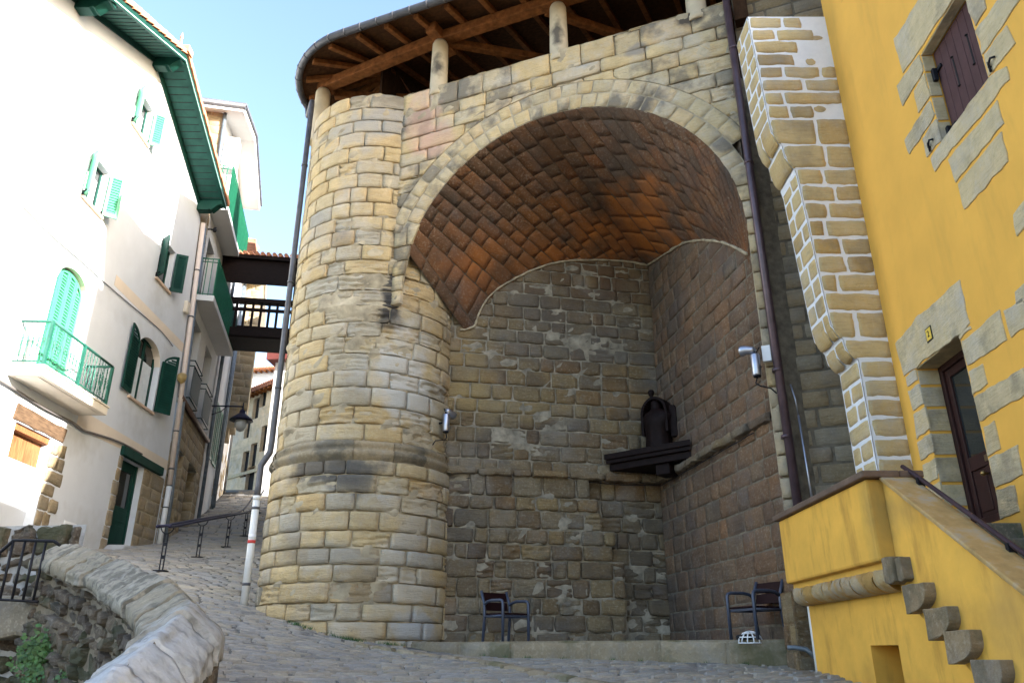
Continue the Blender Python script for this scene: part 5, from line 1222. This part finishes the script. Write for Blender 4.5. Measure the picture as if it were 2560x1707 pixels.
for _c, _r in (((-2.2, 5.0, 1.6), (1.2, 2.2, 1.2)), ((-1.9, 3.6, 1.3), (1.2, 1.8, 1.0))): add_spot(S_COP, _c, _r, (.47, .50, .54), .8, 7.0, .9)  # pale blue skylight on the near stretch, put into the stone colour
mb.build('coping', [S_COP, MORT_D], PA)
def FRP(u, z, w=0):
    p, d = PP.at(u); r = Vector((d.y, -d.x, 0)).normalized(); q = -.27-w-.05*nz(u*1.3, z*1.5, 1)
    return (p.x+r.x*q, p.y+r.y*q, p.z-.33-z)
mb = MB()
blocks(mb, FRP, courses(0, 4.2, .13, .30, rn), span(0.3, PP.L), mean=.34, var=.6, gap=.03, relief=.045, depth=.07, cell=.08, rn=rn, erode=.4, wob=.06, edge=.02, mort=1, mort_w=-.06)
def FSP(u, z, w=0):
    p, d = PP.at(u); r = Vector((d.y, -d.x, 0)).normalized(); q = .27+w
    return (p.x+r.x*q, p.y+r.y*q, p.z-.35-z)
blocks(mb, FSP, courses(0, 1.3, .2, .32, rn), span(0.3, PP.L), mean=.4, relief=.02, depth=.04, cell=.2, rn=rn, wob=.02, mort=1)
mb.build('rubble_face', [S_RUB, MORT_D], PA)
RW = two_pt((-14, 11.9), (-6.0, 10.85), 1)
RB = thing('rubble_wall', 'dark rubble retaining wall below the white house behind the iron railing', 'wall', (-8, 11.2, -1))
mb = MB(); rn = random.Random(31)
blocks(mb, RW, courses(-1.4, 3.25, .16, .36, rn), span(2, 8.15), mean=.40, var=.6, gap=.05, relief=.05, depth=.08, cell=.08, rn=rn, erode=.3, wob=.07, edge=.025, mort=1, mort_w=-.065)
mb.build('masonry', [S_RUB, plain('pale_rubble_mortar', (.30, .30, .30), .95, var=.35, scale=6, bump=.8)], RB)
mb = MB(); q = RW.hit(95, 1560); mb.prism(RW, rough_poly([(7.0, 1.75), (8.2, 1.78), (8.2, 2.25), (7.0, 2.3)], .05, .15, 3), -.1, .5)
mb.build('projecting_block', stone('mossy_block', [(0, (.17, .155, .12)), (1, (.20, .17, .13))], stain=(.05, .06, .02), st_amt=.7, st_scale=2.5, lam=False), RB, .05)
for dz in ((.0),):
    pass
# iron railing in front of the rubble wall
RA = thing('iron_railing', 'black iron bar railing with rounded corner in front of the rubble wall', 'railing', (-6.6, 10.0, 1.5))
RP = two_pt((-9.0, 10.35), (-5.75, 10.05), 1); mb = MB()
tp = [RP.hit(x, y) for x, y in ((-40, 1405), (0, 1380), (34, 1350), (60, 1350), (135, 1352), (150, 1362))]; lo = [RP.hit(x, y) for x, y in ((-40, 1500), (0, 1498), (95, 1503))]
mb.tube([RP(*p) for p in tp], .022, 6); mb.tube([RP(*p) for p in lo], .018, 6); mb.build('rail', IRON, RA)
for (t, b) in (((0, 1382), (-22, 1520)), ((34, 1352), (2, 1500)), ((63, 1353), (32, 1500)), ((90, 1354), (58, 1501)), ((115, 1355), (82, 1502))):
    a, c = RP.hit(*t); a2, c2 = RP.hit(*b); mb = MB(); mb.tube([RP(a, c), RP(a, c2)], .016, 6); mb.build('bar', IRON, RA)
# ------------------------------------------------------------------ ivy on the pit walls, grass at the tower foot
def ivy(label, px, n, spread, drop):
    c = Vector(px); mb = MB(); rn = random.Random(int(n*7+spread*100))
    for i in range(n):
        a, b = rn.gauss(0, spread), rn.gauss(0, spread*.9)-drop*rn.random()
        p = c+Vector((a, rn.uniform(-.10, .05), b)); s = rn.uniform(.014, .034)
        d = Vector((rn.uniform(-1, 1), -1.2, rn.uniform(-.2, 1))).normalized(); x = d.cross(Vector((rn.uniform(-1, 1), 0, 1))).normalized(); y = d.cross(x)
        mb.face(tuple(range(mb.add([tuple(p-x*s), tuple(p-x*s*.3+y*s*.8), tuple(p+x*s*.6+y*s*.55), tuple(p+x*s*1.1), tuple(p+x*s*.5-y*s*.6), tuple(p-x*s*.4-y*s*.7)]), len(mb.v))), 0)
    o = thing('ivy', label, 'plant', px); mb.build('leaves', LEAF, o)
    mb = MB()
    for i in range(5):
        q = c+Vector((rn.gauss(0, spread*.5), -.02, -drop*.6)); mb.tube([tuple(q+Vector((0, .03, -.15))), tuple(q+Vector((rn.uniform(-.1, .1), -.02, .1))), tuple(c+Vector((rn.gauss(0, spread), -.03, rn.gauss(0, spread*.6))))], .006, 5)
    mb.build('stems', WOODL, o)
for lab, (px, py), Y, n, sp, dr in (('largest leafy green clump growing out of the pit wall', (100, 1612), 9.82, 620, .11, .22), ('thin trailing green plant lowest on the rubble pit wall beneath the leafy clump', (98, 1690), 9.75, 240, .10, .2), ('small narrow green sprig beside the parapet at the bottom edge', (170, 1690), 9.35, 200, .05, .15)):
    ivy(lab, tuple(atY(px, py, Y)), n, sp, dr)
mb = MB(); rn = random.Random(77)
def tuft(x, y, z, n, r, h):
    for i in range(n):
        a = rn.uniform(0, 6.28); d = r*rn.random(); px_, py_ = x+d*math.cos(a), y+d*math.sin(a); hh = h*rn.uniform(.4, 1); b = rn.uniform(0, 6.28); l = hh*.5
        k = mb.add([(px_-.004, py_, z), (px_+.004, py_, z), (px_+l*math.cos(b), py_+l*math.sin(b), z+hh)]); mb.face((k, k+1, k+2), 0)
for i in range(26):
    a = R(rn.uniform(-25, 42)); x, y = TC[0]+(TR+.1)*math.sin(a), TC[1]-(TR+.1)*math.cos(a); tuft(x, y, gz(x, y), 14, .10, .07)
for i in range(12): t_ = rn.random(); p = KRB(t_*KL, 0, .06); tuft(p[0], p[1], gz(p[0], p[1]), 10, .07, .06)
o = mb.build('grass_tufts', LEAF); tag(o, 'thin green grass and weeds along the tower foot and kerb', 'grass', kind='stuff')
# ------------------------------------------------------------------ chairs in the niche
def make_chair():
    r = thing('armchair', 'left', 'chair', (0, 0, 0), 0, 'metal armchairs in the niche')
    w, d = .285, .25
    def fr(s):
        mb = MB(); x = s*w
        def bar(p, q): mb.tube([p, q], .020, 8)
        mb.tube([(x, -d, 0), (x, -d, .60), (x, -d+.02, .635), (x, -d+.07, .65), (x, .05, .655), (x, d-.10, .64), (x, d-.02, .60)], .025, 8)
        mb.tube([(x, d+.02, 0), (x, d-.02, .42), (x, d-.01, .60), (x, d+.08, .82)], .025, 8)
        bar((x, -d, .40), (x, d-.02, .40)); return mb
    for s in (-1, 1): fr(s).build('side_frame', CHFR, r)
    def place(u0, u1, y0, y1, z0, z1): 
        mb = MB(); mb.box(lambda u, z, w_: (u, w_, z), u0, u1, z0, z1, y0, y1); return mb
    for i in range(4): place(-w+.02, w-.02, -d+.005+.125*i, -d+.115+.125*i, .425, .450).build('seat_slat', CHSL, r, .006)
    for z0, z1, y in ((.50, .64, d+.0), (.655, .80, d+.035)):
        mb = MB(); mb.prism(lambda y_, z, u: (u, y_, z), [(y, z0), (y+.022, z0), (y+.022+.035, z1), (y+.035, z1)], -w+.02, w-.02); mb.build('back_slat', CHSL, r, .005)
    place(-w, w, -d+.02, -d+.05, .385, .42).build('crossbar', CHFR, r, .004); place(-w, w, d-.06, d-.03, .385, .42).build('crossbar', CHFR, r, .004)
    return r
ch = make_chair(); ch.location = (-.10, 13.95, PLAT); ch.rotation_euler = (0, 0, R(41)); ch['label'] = 'dark slatted metal armchair in the niche near the round tower'
copy_thing(ch, (3.53, 11.86, PLAT), R(-66), 'dark slatted metal armchair at the right end of the kerb by the yellow staircase')
# wire dome on the platform
vd = thing('wire_dome', 'white wire floodlight cage dome on the platform edge under the right chair', 'light guard', (3.30, 11.72, PLAT)); mb = MB(); rr = .17
for a in range(0, 180, 30): mb.tube([(3.36+rr*math.cos(t)*math.cos(R(a)), 11.66+rr*math.cos(t)*math.sin(R(a)), PLAT-.05+.16*math.sin(t)) for t in [math.pi*i/12 for i in range(13)]], .009, 6)
for t in (.0, .5, .95): mb.tube([(3.36+rr*math.cos(t)*math.cos(a), 11.66+rr*math.cos(t)*math.sin(a), PLAT-.05+.16*math.sin(t)+.005) for a in [2*math.pi*i/20 for i in range(21)]], .009, 6)
mb.build('cage', WHITE, vd); mb = MB(); mb.lathe([(.12, 0), (.12, .05), (.09, .07)], (3.30, 11.72, PLAT), 14); mb.build('lamp_base', DARKIN, vd)
# ------------------------------------------------------------------ spotlights
def spot(label, base, n, s, turn):
    b = Vector(base); n = Vector(n).normalized(); sd = Vector((n.y*-1, n.x, 0))*s; r = thing('spotlight', label, 'spotlight', base, 0, 'aluminium spotlights flanking the niche'); c = b+n*.16
    mb = MB(); mb.lathe([(.05, -.19), (.065, -.185), (.07, -.17), (.07, .15), (.062, .165), (.03, .17)], tuple(c), 16); mb.build('ballast', STEEL, r)
    mb = MB(); mb.lathe([(.055, -.02), (.06, 0)], tuple(c+Vector((0, 0, -.19))), 16); mb.build('end_cap', IRON, r)
    h0 = c+Vector((0, 0, .24)); h1 = h0+sd*.18+n*.03+Vector((0, 0, -.05 if turn else .02))
    mb = MB(); mb.tube([tuple(h0-sd*.02), tuple(h0+sd*.02), tuple(h1-sd*.05), tuple(h1), tuple(h1+sd*.03)], .06, 14, rs=[.03, .06, .075, .085, .085]); mb.build('lamp_head', STEEL, r)
    mb = MB(); mb.tube([tuple(b), tuple(c)], .02, 8); mb.tube([tuple(c+Vector((0, 0, .16))), tuple(h0)], .018, 8); mb.build('mount', IRON, r)
    mb = MB(); mb.tube([tuple(c+Vector((0, 0, -.2))), tuple(c+sd*.04+Vector((0, 0, -.3))), tuple(c-sd*.03+Vector((0, 0, -.36))), tuple(b-sd*.12+Vector((0, 0, -.38))), tuple(b-sd*.2+Vector((0, 0, -.48)))], .011, 6)
    mb.tube([tuple(c+Vector((0, 0, .15))), tuple(c-sd*.09+Vector((0, 0, .26))), tuple(h0)], .010, 6); mb.build('cable', IRON, r)
    return r
a = R(62); spot('small aluminium spotlight with drooping cable on the round tower', (TC[0]+TR*math.sin(a), TC[1]-TR*math.cos(a), 5.82), (math.sin(a), -math.cos(a), 0), 1, True)
b_ = ARCH(4.22, 5.75, .0); r = spot('small aluminium spotlight with white box on the right arch jamb', b_, (ARCH.n[0]-.5, ARCH.n[1], 0), -1, False)
mb = MB(); mb.box(ARCH, 4.27, 4.40, 5.80, 6.06, .02, .10); mb.build('junction_box', WHITE, r, .006)
# ------------------------------------------------------------------ statue on its corner shelf
SHF = thing('wall_shelf', 'dark moulded timber corner shelf high in the niche', 'shelf', (2.7, 15.5, 5.2))
A_, B_ = (2.0, 15.78), (3.42, 14.60)
q = two_pt(A_, B_, 1); L = math.hypot(B_[0]-A_[0], B_[1]-A_[1])
mb = MB()
for z0, z1, o_ in ((5.30, 5.42, .06), (5.22, 5.30, .02), (5.08, 5.22, -.05)):
    pl = [q(-.04-o_*.5, 0, o_)[:2], q(L+.04+o_*.5, 0, o_)[:2], (CORNER[0]-.02, CORNER[1]-.06), ]
    k = mb.add([(p[0], p[1], z0) for p in pl]+[(p[0], p[1], z1) for p in pl])
    mb.face((k, k+1, k+2)); mb.face((k+3, k+5, k+4)); [mb.face((k+i, k+(i+1) % 3, k+3+(i+1) % 3, k+3+i)) for i in range(3)]
mb.build('shelf_board', BRONZ, SHF, .012)
mb = MB(); mb.box(q, L*.55, L*.72, 4.86, 5.08, -.5, -.12); mb.build('bracket', BRONZ, SHF, .02)
sc_ = q(L*.52, 0, -.42)[:2]
SX = thing('statue', 'blackened statue of a hooded seated figure in a rounded canopy on the shelf', 'statue', (sc_[0], sc_[1], 5.42))
yaw = Matrix.Rotation(math.atan2(B_[1]-A_[1], B_[0]-A_[0]), 4, 'Z')
def loc(x, y, z): v = yaw@Vector((x, y, 0)); return (sc_[0]+v.x, sc_[1]+v.y, 5.42+z)
mb = MB()                                                          # one continuous robed body
rings = []
for z, rx, ry, ox in ((0, .27, .20, 0), (.08, .27, .20, 0), (.25, .25, .19, 0), (.42, .25, .20, .0), (.52, .29, .22, .01), (.62, .32, .23, .02), (.72, .33, .21, .03), (.80, .29, .18, .03), (.85, .16, .13, .01), (.90, .10, .10, 0), (.96, .105, .115, 0), (1.03, .10, .11, 0), (1.08, .05, .06, 0)):
    rings.append(mb.add([loc(ox+rx*math.cos(t), ry*math.sin(t)-.02*math.cos(7*t)*(z < .5), z) for t in [2*math.pi*i/24 for i in range(24)]]))
for a_, b2 in zip(rings, rings[1:]):
    for i in range(24): mb.face((a_+i, a_+(i+1) % 24, b2+(i+1) % 24, b2+i), 0, True)
mb.face(tuple(rings[0]+i for i in reversed(range(24)))); mb.face(tuple(rings[-1]+i for i in range(24)))
mb.build('figure', BRONZ, SX)
mb = MB()
for i in range(16):                                               # rounded hood behind the head
    a0, a1 = math.pi*i/16, math.pi*(i+1)/16
    for (r0, y0, y1) in ((.31, -.12, .20),):
        pts = [(r0*math.cos(a0), .78+.36*math.sin(a0)), (r0*math.cos(a1), .78+.36*math.sin(a1)), (.25*math.cos(a1), .78+.30*math.sin(a1)), (.25*math.cos(a0), .78+.30*math.sin(a0))]
        mb.prism(lambda x, z, y: loc(x, y, z), pts, y0, y1)
for s in (-1, 1): mb.prism(lambda x, z, y: loc(x, y, z), [(s*.31, .35), (s*.31, .78), (s*.25, .78), (s*.25, .35)], -.12, .20)
mb.prism(lambda x, z, y: loc(x, y, z), [(.30*math.cos(math.pi*i/14), .78+.35*math.sin(math.pi*i/14)) for i in range(15)]+[(-.30, .0), (.30, .0)], .19, .23)
mb.prism(lambda x, z, y: loc(x, y, z), [(.31, .25), (.46, .25), (.46, .82), (.42, .90), (.31, .93)], -.02, .2)
mb.build('canopy', BRONZ, SX, .01)
mb = MB(); mb.lathe([(.07, 0), (.045, .05), (.03, .09), (.06, .13), (.075, .18), (.05, .23), (.0, .25)], loc(-.1, .02, 1.10), 12); mb.build('finial', BRONZ, SX)
mb = MB(); mb.box(lambda u, z, w: loc(u, w, z), -.33, .35, .0, .06, -.26, .24); mb.build('plinth', BRONZ, SX, .01)
# ------------------------------------------------------------------ sun, sky, camera
world = bpy.data.worlds.new('World'); SC.world = world; world.use_nodes = True
nt = world.node_tree; bg = nt.nodes['Background']; sky = nt.nodes.new('ShaderNodeTexSky'); sky.sky_type = 'NISHITA'; sky.sun_disc = False
sky.sun_elevation = R(20); sky.sun_rotation = math.atan2(SUN.x, SUN.y); sky.altitude = 10; sky.air_density = 1.0; sky.dust_density = 2.2; sky.ozone_density = 1.3
nt.links.new(sky.outputs['Color'], bg.inputs['Color']); bg.inputs['Strength'].default_value = .15
sl_ = bpy.data.lights.new('sun', 'SUN'); sl_.energy = 5.0; sl_.angle = R(.5); sl_.color = (1.0, .965, .91)
so = bpy.data.objects.new('sun', sl_); COL.objects.link(so); so.rotation_euler = (-SUN).to_track_quat('-Z', 'Y').to_euler(); so.location = SUN*60
cam = bpy.data.cameras.new('camera'); cam.sensor_width = 36; cam.lens = 36*FOC/2560; cam.clip_end = 3000; cam.clip_start = .05
co = bpy.data.objects.new('camera', cam); COL.objects.link(co); co.location = (0, 0, EYE); co.rotation_euler = (R(90)+TH, 0, 0)
SC.camera = co
SC.view_settings.view_transform = 'Standard'; SC.view_settings.look = 'None'; SC.view_settings.gamma = 1; SC.view_settings.exposure = 2.15
SC.render.engine = 'CYCLES'; SC.cycles.max_bounces = 6; SC.cycles.diffuse_bounces = 4
